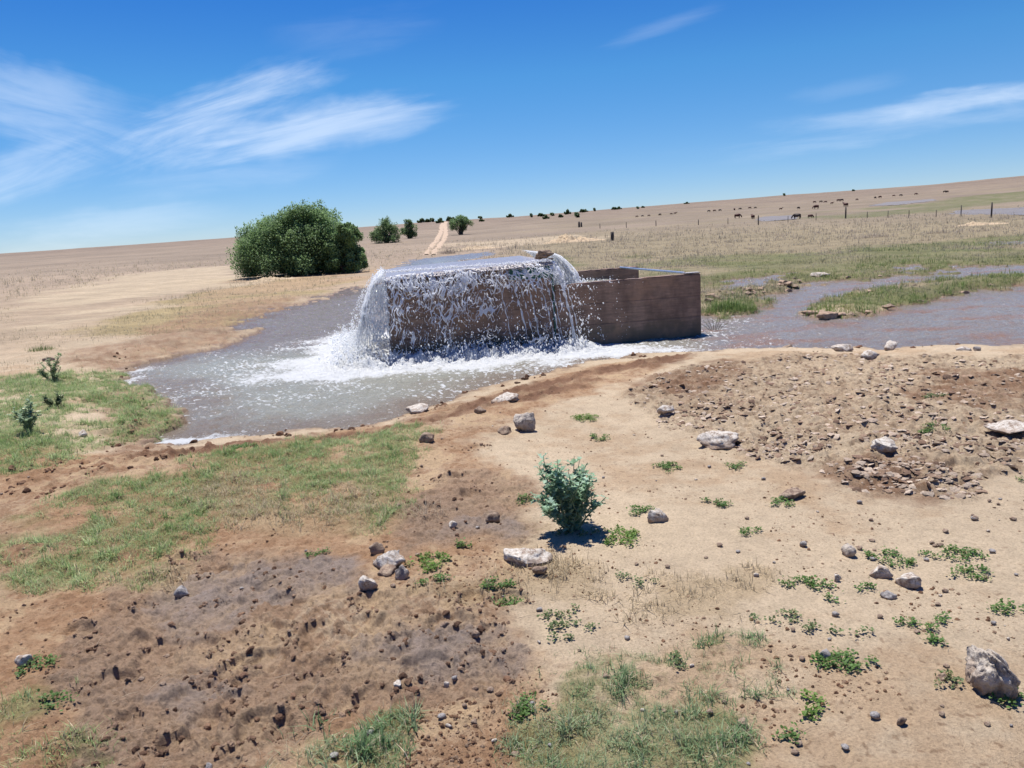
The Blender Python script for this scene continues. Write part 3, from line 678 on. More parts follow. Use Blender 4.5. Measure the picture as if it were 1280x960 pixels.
tr_ = N(t, 'ShaderNodeBsdfTransparent'); ms = N(t, 'ShaderNodeMixShader'); tl2 = N(t, 'ShaderNodeBsdfTranslucent'); tl2.inputs[0].default_value = (0.95, 0.97, 0.98, 1); ms3 = N(t, 'ShaderNodeMixShader', i_0=0.4); t.links.new(bs.outputs[0], ms3.inputs[1]); t.links.new(tl2.outputs[0], ms3.inputs[2])
t.links.new(tr_.outputs[0], ms.inputs[1]); t.links.new(ms3.outputs[0], ms.inputs[2])
t.links.new(ramp(t, nn, [(0.40, (0.25,) * 3), (0.60, (0.95,) * 3)]), ms.inputs[0]); t.links.new(ms.outputs[0], t.nodes['Material Output'].inputs[0])
wfall = empty('waterfall', (TA.x, TA.y, 0), TROT)
tag(wfall, 'white lacy water spilling over the front and left edge of the brown tank', 'waterfall')
GV = 9.81
def curtain(name, org, along, out, L_, z0, drop, v0, vlat, thr, nu, nt_, seed, thick, parent, mat, vs_=0.6, jit=0.04, su=0.07, st2=0.055, fine=False, dz=lambda u: 0 * u):
    """lacy sheet in ballistic flight: holes where the water has torn apart"""
    T1 = math.sqrt(2 * drop / GV)
    u, tt = np.meshgrid(np.linspace(0, L_, nu), np.linspace(0, T1, nt_)); u = u.ravel(); tt = tt.ravel()
    fx = tt / T1
    fallen = 0.5 * GV * tt ** 2
    # lace: ridged noise in (position, fallen distance) with warping
    wxn = 0.045 * pn(u / 0.21, fallen / 0.19, seed) + 0.015 * pn(u / 0.07, fallen / 0.06, seed + 8); wyn = 0.05 * pn(u / 0.19 + 9, fallen / 0.17, seed + 1) + 0.015 * pn(u / 0.06 + 3, fallen / 0.07, seed + 9)
    a = (u + wxn) / su; b = (fallen + wyn) / (st2 * (1 + 1.6 * fx))
    r1 = 1 - np.abs(pn(a, b, seed + 2)) * 1.6; r2 = 1 - np.abs(pn(a * 2.1 + 3, b * 2.0, seed + 3)) * 1.6
    cl = pn(u / 0.30, fallen / 0.24, seed + 4)
    f_ = (np.maximum(r1, r2 * 0.97) if fine else 0.62 * r1 + 0.38 * r2) + 0.24 * cl - thr(u / L_, fallen / drop)
    k = np.clip(f_, 0, None); th = thick * np.sqrt(k) * 1.1
    lat = vlat(u / L_)
    vo = v0(u / L_) * (1 + 0.12 * pn(u / 0.2, fallen / 0.5, seed + 5))
    j = jit * pn(u / 0.12, fallen / 0.12, seed + 6) * fx
    P = np.array(org)[None] + np.outer(u + lat * tt, along) + np.outer(vo * tt + j, out)
    P[:, 2] = z0 - fallen - dz(u / L_)
    keepv = f_ > 0
    i = np.arange(nt_ - 1)[:, None] * nu + np.arange(nu - 1)[None]
    q = np.stack([i, i + 1, i + 1 + nu, i + nu], -1).reshape(-1, 4)
    q = q[keepv[q].sum(1) >= 3]
    nV = len(u); fr = P + np.outer(th, out); bk = P - np.outer(th, out)
    Vv = np.concatenate([fr, bk]); Ff = np.concatenate([q, (q + nV)[:, ::-1]])
    us = np.zeros(len(Vv), bool); us[Ff.ravel()] = True; ix = np.cumsum(us) - 1
    return mesh_np(name, Vv[us], ix[Ff], mat, parent)
LA = np.array([1, 0, 0.]); LO = np.array([0, -1, 0.]); LB = np.array([0, 1, 0.]); LL = np.array([-1, 0, 0.])
zt = TTOP + 0.012; drop = zt - WL
dzf = lambda u: SH * (1 - u) * 0.9 + 0.02 * np.exp(-(u / 0.06) ** 2)
vf = lambda u: 0.74 + 0.08 * np.sin(u * 9)
latf = lambda u: 0.62 * ss(0.45, 1.0, u) - 0.05
thf = lambda u, h: 0.72 + 0.26 * ss(0.0, 0.5, h) - 0.18 * ss(0.75, 1.0, h) + 0.10 * ss(0.55, 0.75, u) * ss(0.1, 0.3, h) - 0.12 * np.exp(-((u - 0.35) / 0.18) ** 2) * np.exp(-((h - 0.3) / 0.25) ** 2)
curtain('front_lace', (0, -0.0, 0), LA, LO, US + 0.02, zt, drop, vf, latf, thf, 1300, 620, 3, 0.019, wfall, MF, su=0.11, st2=0.085, fine=True, dz=dzf)
thf2 = lambda u, h: 0.80 + 0.20 * ss(0.0, 0.6, h) - 0.10 * ss(0.8, 1.0, h) + 0.1 * ss(0.55, 0.75, u)
curtain('front_lace', (0, -0.03, 0), LA, LO, US, zt + 0.01, drop, lambda u: 0.92 + 0 * u, latf, thf2, 1200, 560, 33, 0.017, wfall, MF, su=0.075, st2=0.08, fine=True, dz=dzf)
# strands at the right end
def strand(u0, lat, v0, seed, r0=0.012, zst=None, parent=None, breakup=0.3):
    rr_ = random.Random(seed); path, rad = [], []
    z00 = zst or zt
    T1 = math.sqrt(2 * (z00 - WL) / GV)
    Vs_ = []
    n = 64
    for i in range(n):
        tt = T1 * i / (n - 1); 
        path.append((u0 + lat * tt + 0.006 * math.sin(i * 0.9 + seed), -0.01 - v0 * tt + 0.005 * math.cos(i * 1.1), z00 - 0.5 * GV * tt * tt))
        rad.append(max(0.0006, r0 * (0.55 + 0.7 * mnoise.noise(Vector((i * 0.45, seed, 0))) * (1 + breakup * i / 20)) * (1 - 0.25 * i / n)))
    v, f = tube(path, rad, 6); return v, f, None
parts = [strand(US * q, 0.5 + 0.2 * k % 0.3, 0.45 + 0.05 * (k % 3), k * 3.7 + 1, 0.014 + 0.005 * (k % 2)) for k, q in enumerate([0.62, 0.68, 0.73, 0.79, 0.84, 0.89, 0.93, 0.965, 0.985, 1.0, 0.995])]
v, f, _ = cat(parts); mesh_np('water_strands', v, f, MF, wfall)['kind'] = 'stuff'
# left side: fuller silvery sheet
thl = lambda u, h: 0.28 + 0.50 * ss(0.1, 0.8, h)
vl = lambda u: 0.95 + 0.12 * np.sin(u * 11)
curtain('side_sheet', (0.0, -0.02, 0), LB, LL, DEP * 0.98, zt - SH, drop - SH, vl, lambda u: -0.35 + 0.3 * u, thl, 700, 360, 51, 0.012, wfall, MCL, su=0.05, st2=0.16)
thl2 = lambda u, h: 0.72 + 0.30 * ss(0.0, 0.6, h) - 0.25 * ss(0.75, 1, h)
curtain('side_lace', (-0.02, -0.03, 0), LB, LL, DEP * 0.98, zt - SH + 0.01, drop - SH, lambda u: 1.12 + 0 * u, lambda u: -0.4 + 0.3 * u, thl2, 700, 360, 57, 0.012, wfall, MF, su=0.04, st2=0.09)
# corner fan between front and left
def fan(name, th, seed, mat, su_, n=260, m_=340, v0=0.75, v1=1.05, tk=0.011):
    T1 = math.sqrt(2 * drop / GV); a, tt = np.meshgrid(np.linspace(0, math.pi / 2, n), np.linspace(0, T1, m_)); a = a.ravel(); tt = tt.ravel()
    fallen = 0.5 * GV * tt ** 2; fx = tt / T1; sp_ = v0 + (v1 - v0) * np.sin(a) ** 1.0
    ux = -np.sin(a); uy = -np.cos(a)
    arc = a * (0.12 + sp_ * tt)
    f_ = 0.6 * (1 - np.abs(pn(arc / su_, fallen / 0.12, seed)) * 1.6) + 0.4 * (1 - np.abs(pn(arc / su_ * 2, fallen / 0.06, seed + 1)) * 1.6) + 0.4 * pn(arc / 0.2, fallen / 0.3, seed + 2) - th(fallen / drop)
    t_ = tk * np.sqrt(np.clip(f_, 0, None)); R = 0.02 + sp_ * tt
    P = np.stack([0.02 + ux * R, 0.0 + uy * R, zt - SH - fallen], 1); O = np.stack([ux, uy, 0 * ux], 1)
    i = np.arange(m_ - 1)[:, None] * n + np.arange(n - 1)[None]; q = np.stack([i, i + 1, i + 1 + n, i + n], -1).reshape(-1, 4); q = q[(f_ > 0)[q].sum(1) >= 3]
    nV = len(a); Vv = np.concatenate([P + O * t_[:, None], P - O * t_[:, None]]); Ff = np.concatenate([q, (q + nV)[:, ::-1]])
    us = np.zeros(len(Vv), bool); us[Ff.ravel()] = True; ix = np.cumsum(us) - 1
    return mesh_np(name, Vv[us], ix[Ff], mat, wfall)
fan('corner_sheet', lambda h: 0.3 + 0.5 * ss(0.2, 0.9, h), 71, MCL, 0.05)
fan('corner_lace', lambda h: 0.66 + 0.35 * ss(0.1, 0.7, h) - 0.2 * ss(0.8, 1, h), 77, MF, 0.045, v0=0.6, v1=1.15)
# brimming surface on the tank: flat top that rolls over the edges
MTOP, t, bs = new_mat('brimming_water_surface')
bs.inputs['Base Color'].default_value = (0.30, 0.265, 0.26, 1); bs.inputs['Roughness'].default_value = 0.22; bs.inputs['IOR'].default_value = 1.33
mp = N(t, 'ShaderNodeMapping'); tcn = N(t, 'ShaderNodeTexCoord'); t.links.new(tcn.outputs['Object'], mp.inputs[0]); mp.inputs['Scale'].default_value = (3, 1, 1)
nn = obj_noise(t, 7, 4, 0.7, mp.outputs[0], 0.4); bump(t, nn, 0.5, 0.04, bs)
nu, nv = 160, 160
uu, vv = np.meshgrid(np.linspace(-0.13, US - 0.002, nu), np.linspace(-0.11, DEP + 0.05, nv)); uu = uu.ravel(); vv = vv.ravel()
edge = np.minimum(np.minimum(uu + 0.13, vv + 0.11), DEP + 0.05 - vv)
zz = TTOP + 0.012 + 0.012 * ss(0, 0.25, edge) - 0.05 * (1 - ss(0, 0.09, edge)) + 0.003 * fbm(uu, vv, 0.12, 4, 101) + 0.02 * np.exp(-(((uu - US * 0.55) / 0.6) ** 2 + ((vv - 1.4) / 0.6) ** 2))
zz -= SH * np.clip(1 - uu / US, 0, 1.05) + 0.03 * (1 - ss(-0.13, 0.3, uu))
mesh_np('brimming_surface', np.stack([uu, vv, zz], 1), grid_faces(nv, nu)[:, ::-1], MTOP, wfall)
# fall into the trough and its water
casc = empty('trough_cascade', (TA.x, TA.y, 0), TROT); tag(casc, 'bluish sheet of water pouring from the tall tank down into the low trough', 'cascade')
zr = TTOP + 0.10; dropr = zr - 0.62
thr_ = lambda u, h: 0.15 + 0.35 * ss(0.2, 1, h)
curtain('pouring_sheet', (US + 0.03, WT + 0.02, 0), LB, np.array([1, 0, 0.]), DEP - 2 * WT - 0.1, zr, dropr, lambda u: 1.25 + 0.1 * np.sin(7 * u), lambda u: 0 * u, thr_, 500, 220, 81, 0.012, casc, MCL, su=0.06, st2=0.14)
curtain('pouring_lace', (US + 0.03, WT + 0.02, 0), LB, np.array([1, 0, 0.]), DEP - 2 * WT - 0.1, zr + 0.02, dropr, lambda u: 1.42 + 0 * u, lambda u: 0 * u, lambda u, h: 0.30 + 0.15 * ss(0, 0.5, h) - 0.2 * ss(0.7, 1, h), 500, 260, 87, 0.012, casc, MF, su=0.05, st2=0.08)
uu, vv = np.meshgrid(np.linspace(US + .03, TL - WT - .004, 120), np.linspace(WT + .004, DEP - WT - .004, 120)); uu = uu.ravel(); vv = vv.ravel()
fmx = np.exp(-((uu - US - 0.45) / 0.4) ** 2)
zz = 0.60 + fmx * (0.04 + 0.07 * np.clip(fbm(uu, vv, 0.12, 4, 103), 0, 1)) + 0.008 * fbm(uu, vv, 0.2, 3, 105) - 0.12 * ss(US + 1.5, TL - 0.2, uu)
tw = mesh_np('trough_water', np.stack([uu, vv, zz], 1), grid_faces(120, 120)[:, ::-1], MW, col=np.repeat(deep[None], len(uu), 0), attrs={'foam': fmx * 0.9 + 0.05}); tw.location = (TA.x, TA.y, 0); tw.rotation_euler = (0, 0, TROT)
tag(tw, 'churning water filling the low brown trough', kind='structure')
# droplets
bm = bmesh.new(); bmesh.ops.create_icosphere(bm, subdivisions=1, radius=1); DV = np.array([v.co[:] for v in bm.verts]); DF = np.array([[v.index for v in f.verts] for f in bm.faces]); bm.free()
def drops(n, fn, smin, smax, seed, st=1.0):
    r = np.random.default_rng(seed); P = fn(r, n); s = smin + (smax - smin) * r.random(n) ** 3
    return scatter(DV, DF, P, r.random(n) * 6.28, s, tilt=r.normal(0, 0.5, n), zs=1 + st * r.random(n))
def f_front(r, n):
    u = r.random(n) * (US + 0.2); h = r.random(n) ** 0.7; tt = np.sqrt(2 * drop * h / GV); v0 = 0.35 + 0.75 * r.random(n)
    return np.stack([u + latf(u / US) * tt, -v0 * tt - 0.02, zt - drop * h + 0.03 * r.normal(size=n)], 1)
def f_splash(r, n):
    u = -0.6 + r.random(n) * (US + 1.0); h = np.abs(r.normal(0, 0.12, n)) * (0.4 + 0.8 * r.random(n))
    return np.stack([u, -0.32 + r.normal(0, 0.17, n), WL + 0.05 + h], 1)
def f_splashl(r, n):
    return np.stack([-0.55 + r.normal(0, 0.18, n), -0.3 + r.random(n) * (DEP), WL + 0.05 + np.abs(r.normal(0, 0.15, n))], 1)
def f_left(r, n):
    v = r.random(n) * DEP - 0.1; h = r.random(n); tt = np.sqrt(2 * drop * h / GV); v0 = 0.8 + 0.7 * r.random(n)
    return np.stack([-v0 * tt, v, zt - drop * h], 1)
def f_top(r, n):
    u = r.random(n) * US; return np.stack([u, -0.10 + 0.10 * r.random(n) ** 2, zt + np.abs(r.normal(0, 0.015, n))], 1)
def f_tr(r, n):
    u = US + 0.1 + np.abs(r.normal(0, 0.45, n)); return np.stack([u, r.random(n) * 1.2 - 0.12, 0.70 + np.abs(r.normal(0, 0.10, n)) * np.exp(-(u - US))], 1)
def f_trf(r, n):
    c = r.integers(0, 5, n); base_u = US + np.array([0.12, 0.45, 0.52, 0.85, 0.3])[c]; h = r.random(n); return np.stack([base_u + 0.18 * h + r.normal(0, 0.05, n), -0.04 - 0.14 * np.sqrt(h) - 0.03 * r.random(n), 0.80 - 0.9 * h + r.normal(0, .03, n)], 1)
D1 = [drops(1500, f_front, .002, .011, 1, 2.5), drops(3600, f_splash, .002, .011, 2), drops(2600, f_splashl, .003, .016, 3), drops(900, f_left, .003, .011, 4), drops(1500, f_top, .003, .010, 5)]
v, f, _ = cat(D1); o = mesh_np('spray_drops', v, f, MF, wfall); o['kind'] = 'stuff'
v, f, _ = cat([drops(800, f_tr, .002, .011, 6), drops(170, f_trf, .003, .012, 7)]); o = mesh_np('spray_drops', v, f, MF, casc); o['kind'] = 'stuff'
# ------------------------------------------------------------------ grass
def blade_tpl(seg=2, lean=0.35, w=0.09):
    Vv, Ff = [], []
    for i in range(seg):
        f = i / seg; ww = w * (1 - 0.6 * f) / 2; Vv += [(-ww, lean * f * f, f), (ww, lean * f * f, f)]
    Vv.append((0, lean, 0.96))
    return Vv, seg
def blades(pos, h, col, lean=0.5, w=0.09, seed=0, tl=0.32):
    """pos n,3; h n; two-segment curved blades made of triangles"""
    r = np.random.default_rng(seed); n = len(pos)
    tV = np.array([(-w / 2, 0, 0), (w / 2, 0, 0), (-w * .36, lean * .22, .5), (w * .36, lean * .22, .5), (0, lean, .95)])
    tF = np.array([(0, 1, 3), (0, 3, 2), (2, 3, 4)])
    return scatter(tV, tF, pos, r.random(n) * 6.283, h, tilt=r.normal(0, tl, n), col=col, zs=0.7 + 0.6 * r.random(n))
def inpoly_pts(P, dens, r):
    lo, hi = P.min(0), P.max(0); n = int(np.prod(hi - lo) * dens)
    x = lo[0] + r.random(n) * (hi[0] - lo[0]); y = lo[1] + r.random(n) * (hi[1] - lo[1]); return x, y
def near_grass(idx, name, label, dens, hmin, hmax, cols, seed, mk='green', straw=0.2):
    r = np.random.default_rng(seed); parts = []
    for i in idx:
        P = Z[mk][i]; Pm = P.copy(); c = Pm.mean(0); Pm = c + (Pm - c) * 1.12
        x, y = inpoly_pts(Pm, dens, r)
        rm = np.hypot(*c); s = sdf(P, x, y) + 0.22 * rm / 4 * fbm(x, y, 0.35, 4, 120 + i, 0.65)
        clump = 0.9 * fbm(x, y, 0.09, 3, 140 + i, 0.6) + 0.75 * fbm(x, y, 0.38, 3, 150, 0.6)
        ok = (s + 0.05 * r.normal(size=len(x)) < 0.02) & (clump > (-0.42 if seed in (1, 2) else -0.12) + 0.22 * r.normal(size=len(x)))
        x, y = x[ok], y[ok]
        z, sd2, _ = G(x, y, need=True); ok = sd2 > -0.02; x, y, z, cl = x[ok], y[ok], z[ok], clump[clump.shape[0] * 0:][:0]
        n = len(x); h = (hmin + (hmax - hmin) * r.random(n) ** 1.5) * (0.75 + 0.9 * np.clip(fbm(x, y, 0.12, 2, 158) + 0.2, 0, 1))
        kk = (fbm(x, y, 0.5, 3, 160) + 0.35 * r.normal(size=n))
        c0 = cols[0][None] + (cols[1] - cols[0])[None] * ss(-0.5, 0.6, kk)[:, None]
        dz = zone('dry', x, y); st_ = r.random(n) < straw + 0.6 * dz; c0[st_] = cols[2][None] * (0.75 + 0.5 * r.random(st_.sum()))[:, None]
        c0 = c0 * (0.75 + 0.5 * r.random((n, 1)))
        parts.append(blades(np.stack([x, y, z - 0.003], 1), h, c0, seed=seed + i, w=0.10, lean=1.3, tl=0.6))
    v, f, c = cat(parts); o = mesh_np(name, v, f, MGR, col=c, smooth=False)
    return tag(o, label, 'grass', kind='stuff')
GC = (np.array([0.24, 0.35, 0.12]), np.array([0.44, 0.53, 0.25]), np.array([0.55, 0.45, 0.29]))
GC2 = (np.array([0.16, 0.27, 0.11]), np.array([0.31, 0.39, 0.21]), np.array([0.55, 0.46, 0.32]))
near_grass([0, 1, 2], 'lawn_grass', 'short green grass with straw patches below the pool on the left', 24000, 0.012, 0.034, GC, 1, straw=0.12)
near_grass([3, 4, 5], 'bank_grass', 'green grass on the left bank of the pool', 13000, 0.015, 0.045, GC, 2, straw=0.08)
near_grass([6], 'tussock_grass', 'grey green grass tussock at the bottom edge left of the middle', 26000, 0.018, 0.045, GC2, 3, straw=0.12)
near_grass([7, 8], 'creeping_grass', 'blue green creeping grass mat at the bottom right of the middle', 36000, 0.012, 0.032, GC2, 4, straw=0.12)
near_grass([9, 10], 'corner_grass', 'thin grass in the bottom left corner', 20000, 0.012, 0.034, GC, 5, straw=0.25)
near_grass([0, 1, 2, 3, 4], 'dry_grass', 'dead straw coloured grass lying in thin patches on the soil', 9000, 0.012, 0.04, (GC[2], GC[2] * 1.1, GC[2] * 0.8), 6, mk='dry', straw=0.4)
# scattered dead stalks lying on the near soil
r = np.random.default_rng(44); n = 2600; u_ = r.random(n); rr_ = 1 / (1 / 7.5 + u_ * (1 / 1.7 - 1 / 7.5)); az = (r.random(n) - .5) * D(78)
x, y = rr_ * np.sin(az), rr_ * np.cos(az); z, sd2, mk_ = G(x, y, need=True); ok = (sd2 > 0.1) & ((mk_['brown'] > 0.5) | (r.random(n) < 0.35)); x, y, z = x[ok], y[ok], z[ok]; n = len(x)
tV = np.array([(-.5, -.006, 0.0), (-.5, .006, .012), (0, -.006 + .09, .03), (0, .006 + .09, .042), (.5, 0, .01)]); tF = np.array([(0, 1, 3), (0, 3, 2), (2, 3, 4)])
v, f, c = scatter(tV, tF, np.stack([x, y, z + 0.003], 1), r.random(n) * 6.28, 0.02 + 0.11 * r.random(n) ** 2.5, col=np.array([.5, .41, .29])[None] * (0.6 + 0.6 * r.random((n, 1))))
tag(mesh_np('dead_stalks', v, f, MGR, col=c, smooth=False), 'thin bleached grass stalks strewn over the near soil', 'dead grass', kind='stuff')
# plain grass beyond the water
def field(n, r0, r1, az0, az1, seed, accept, hfun, cfun, per=5, spread=0.12, w=0.10, lean=0.5):
    r = np.random.default_rng(seed); q = r.random(n); rr_ = 1 / (1 / r1 + q * (1 / r0 - 1 / r1)); az = az0 + r.random(n) * (az1 - az0)
    x, y = rr_ * np.sin(az), rr_ * np.cos(az); z, s, mk_ = G(x, y, full=False, need=True)
    ok = accept(x, y, rr_, s, r); x, y, z, s, rr_ = x[ok], y[ok], z[ok], s[ok], rr_[ok]
    n = len(x); h = hfun(x, y, rr_, s, r); c = cfun(x, y, rr_, s, r)
    x = np.repeat(x, per) + r.normal(0, 1, n * per) * spread * np.repeat(h, per) * 3; y = np.repeat(y, per) + r.normal(0, 1, n * per) * spread * np.repeat(h, per) * 3
    hh = np.repeat(h, per) * (0.6 + 0.5 * r.random(n * per)); cc = np.repeat(c, per, 0) * (0.7 + 0.55 * r.random((n * per, 1)))
    ww = w
    return blades(np.stack([x, y, np.repeat(z, per) - 0.01], 1), hh, cc, seed=seed, w=ww, lean=lean)
ST = np.array([0.50, 0.43, 0.29]); STP = np.array([0.46, 0.38, 0.29]); GG = np.array([0.24, 0.29, 0.11]); GO = np.array([0.31, 0.30, 0.14])
def acc_r(x, y, rr_, s, r):
    gfz = zone('greenfar', x, y, 0.12, 0.3, 0.6); az = np.arctan2(x, y)
    d = 0.45 + 0.7 * fbm(x, y, 2.5, 3, 171) + 0.15 * gfz
    lim = 13.5 + 0 * rr_
    return (s > 0.05) & (rr_ > lim) & (az > D(-3.5) + 0.03 * fbm(x, y, 6, 2, 173)) & (r.random(len(x)) < d) & ((rr_ > 17) | (az > D(12)))
def h_r(x, y, rr_, s, r): return (0.08 + 0.10 * r.random(len(x))) * np.clip(rr_ / 28, 0.8, 2.6) * (0.85 + 0.4 * fbm(x, y, 5, 2, 175))
def c_r(x, y, rr_, s, r):
    gfz = zone('greenfar', x, y, 0.12, 0.3, 0.6)
    k = np.clip(gfz * (0.55 + 0.8 * fbm(x, y, 2.5, 3, 177)) + 0.15 * fbm(x, y, 4, 3, 179) + 0.6 * (1 - ss(0.1, 1.2, s)) * (rr_ < 40), 0, 1)[:, None]
    kk = ss(-0.5, 0.6, fbm(x, y, 6, 3, 181))[:, None]
    return (ST * kk + STP * (1 - kk)) * (1 - k) + (GG * (1 - kk) + GO * kk) * k
v1 = field(52000, 13.5, 130, D(-6), D(42), 201, acc_r, h_r, c_r)
tag(mesh_np('meadow_grass', v1[0], v1[1], MGR, col=v1[2], smooth=False), 'knee high straw and green meadow grass filling the right middle distance', 'grass', kind='stuff')
def acc_l(x, y, rr_, s, r):
    d = 0.25 + 0.5 * ss(30, 60, rr_) + 0.5 * fbm(x, y, 2.5, 3, 191) + 0.5 * zone('straw', x, y)
    tk = zone('pale', x, y)
    return (s > 0.2) & (r.random(len(x)) < d) & (rr_ > 11) & (tk < 0.5)
def h_l(x, y, rr_, s, r): return (0.05 + 0.07 * r.random(len(x))) * np.clip(rr_ / 25, 0.6, 3)
def c_l(x, y, rr_, s, r):
    k = ss(-0.2, 0.6, fbm(x, y, 2, 3, 195))[:, None] * (1 - ss(30, 60, rr_))[:, None]
    return ST * (1 - k * 0.6) + GO * k * 0.6
v1 = field(26000, 10.5, 150, D(-42), D(-2), 203, acc_l, h_l, c_l, per=4)
tag(mesh_np('sparse_plain_grass', v1[0], v1[1], MGR, col=v1[2], smooth=False), 'sparse low straw tufts over the sandy plain on the left', 'grass', kind='stuff')
# green reeds on the stream banks
def acc_b(x, y, rr_, s, r):
    az = np.arctan2(x, y); gfz = zone('greenfar', x, y, 0.1, 0.2, 0.5)
    return (s > -0.10) & (s < 0.9) & (az > D(11)) & (rr_ > 10.2) & (r.random(len(x)) < 0.05 + 0.45 * gfz + 0.9 * fbm(x, y, 0.8, 3, 211)) & ((gfz > 0.3) | (rr_ > 13)) 
v1 = field(30000, 10.2, 34, D(11), D(42), 205, acc_b, lambda x, y, rr_, s, r: (0.05 + 0.10 * r.random(len(x)) ** 1.8) * (0.7 + 0.9 * np.clip(fbm(x, y, 0.6, 2, 209) + .3, 0, 1)), lambda x, y, rr_, s, r: np.array([0.19, 0.26, 0.08])[None] * (0.7 + 0.6 * r.random((len(x), 1))) + ss(0.1, 0.6, fbm(x, y, 0.8, 2, 207))[:, None] * np.array([0.16, 0.11, 0.05])[None], per=6, w=0.07)
tag(mesh_np('bank_reeds', v1[0], v1[1], MGR, col=v1[2], smooth=False), 'green reeds and marsh grass on the islands between the stream channels', 'marsh grass', kind='stuff')
# single grass clumps
def clump(name, px, py, wpx, hm, n, cols, label, catg='grass clump', seed=0, w=0.05, lean=0.5):
    p = gp(px, py); r = np.random.default_rng(seed + 900); R = wpx * mpp(p) / 2
    a = r.random(n) * 6.28; q = np.sqrt(r.random(n)); x = R * q * np.cos(a); y = R * 0.6 * q * np.sin(a)
    c = cols[0][None] + (cols[1] - cols[0])[None] * r.random((n, 1)); h = hm * (0.5 + 0.6 * r.random(n)) * (1.1 - 0.5 * q)
    z = G(x + p.x, y + p.y) - p.z
    v, f, c = blades(np.stack([x, y, z - 0.004], 1), h, c, lean=lean, w=w, seed=seed)
    o = mesh_np(name, v, f, MGR, col=c, smooth=False); o.location = p; return tag(o, label, catg)
gcol = (np.array([.09, .16, .04]), np.array([.2, .27, .08])); gy = (np.array([.22, .27, .07]), np.array([.38, .4, .12])); gs_ = (np.array([.3, .24, .15]), np.array([.45, .37, .25]))
clump('grass_clump', 915, 393, 78, 0.24, 900, gcol, 'broad bright green grass clump in the water right of the trough', seed=1)
clump('grass_clump', 868, 418, 30, 0.11, 260, gy, 'yellow green grass tuft at the foot of the trough right corner', seed=2)
clump('grass_clump', 1020, 411, 30, 0.14, 200, gs_, 'dry brown grass tuft standing in the stream near the round stone', seed=3)
clump('grass_clump', 955, 373, 40, 0.10, 260, gcol, 'low green tuft between the stony bar and the stream', seed=4)
clump('grass_clump', 52, 438, 34, 0.12, 320, (gcol[0], gcol[1] * .8), 'dark green tuft alone on the sand at the far left', seed=5)
clump('grass_clump', 985, 362, 22, 0.10, 60, gcol, 'thin green sprig in the upper stream channel', seed=6)
# ------------------------------------------------------------------ rocks
def rock(name, px, py, wpx, hpx, mat, label, seed, flat=None, sub=4, ang=0.16, group=None, sink=0.12, rz=None, cuts=9):
    p = gp(px, py); s = mpp(p); w = wpx * s * 0.5; hh = hpx * s
    bm = bmesh.new(); bmesh.ops.create_icosphere(bm, subdivisions=sub, radius=1)
    rr = random.Random(seed); off = Vector((rr.uniform(0, 50), rr.uniform(0, 50), rr.uniform(0, 50)))
    pl = []
    for _ in range(cuts):
        n = Vector((rr.gauss(0, 1), rr.gauss(0, 1), rr.gauss(0, 1))).normalized(); pl.append((n, rr.uniform(0.42, 0.82)))
    for v in bm.verts:
        c = v.co.copy()
        for n, d in pl:
            k = c.dot(n) - d
            if k > 0: c -= n * k * 0.92
        nz = mnoise.noise(c * 1.6 + off) * ang * 1.3 + mnoise.noise(c * 4.5 + off) * ang * 0.6 + mnoise.noise(c * 12 + off) * ang * 0.28
        if sub >= 4: nz += mnoise.noise(c * 27 + off) * ang * 0.16
        v.co = c * (1 + nz)
    xs = [v.co.x for v in bm.verts]; zs = [v.co.z for v in bm.verts]; sx = 2 * w / (max(xs) - min(xs)); dz = max(zs) - min(zs)
    sy = sx * rr.uniform(0.7, 0.95)
    szz = (hh * (1 + sink)) / dz
    if name == 'boulder':
        for v in bm.verts:
            f_ = (v.co.z - min(zs)) / dz; v.co.x = v.co.x * (1.08 - 0.75 * f_ ** 1.6) - 0.42 * f_ ** 1.5 + 0.15 * math.sin(f_ * 3.14)
    for v in bm.verts: v.co = Vector((v.co.x * sx, v.co.y * sy, (v.co.z - min(zs)) * szz - sink * hh))
    o = bm_obj(name, bm, mat, smooth=True); o.location = p
    if rz is not None: o.rotation_euler = (0, 0, rz)
    return tag(o, label, 'rock', group)
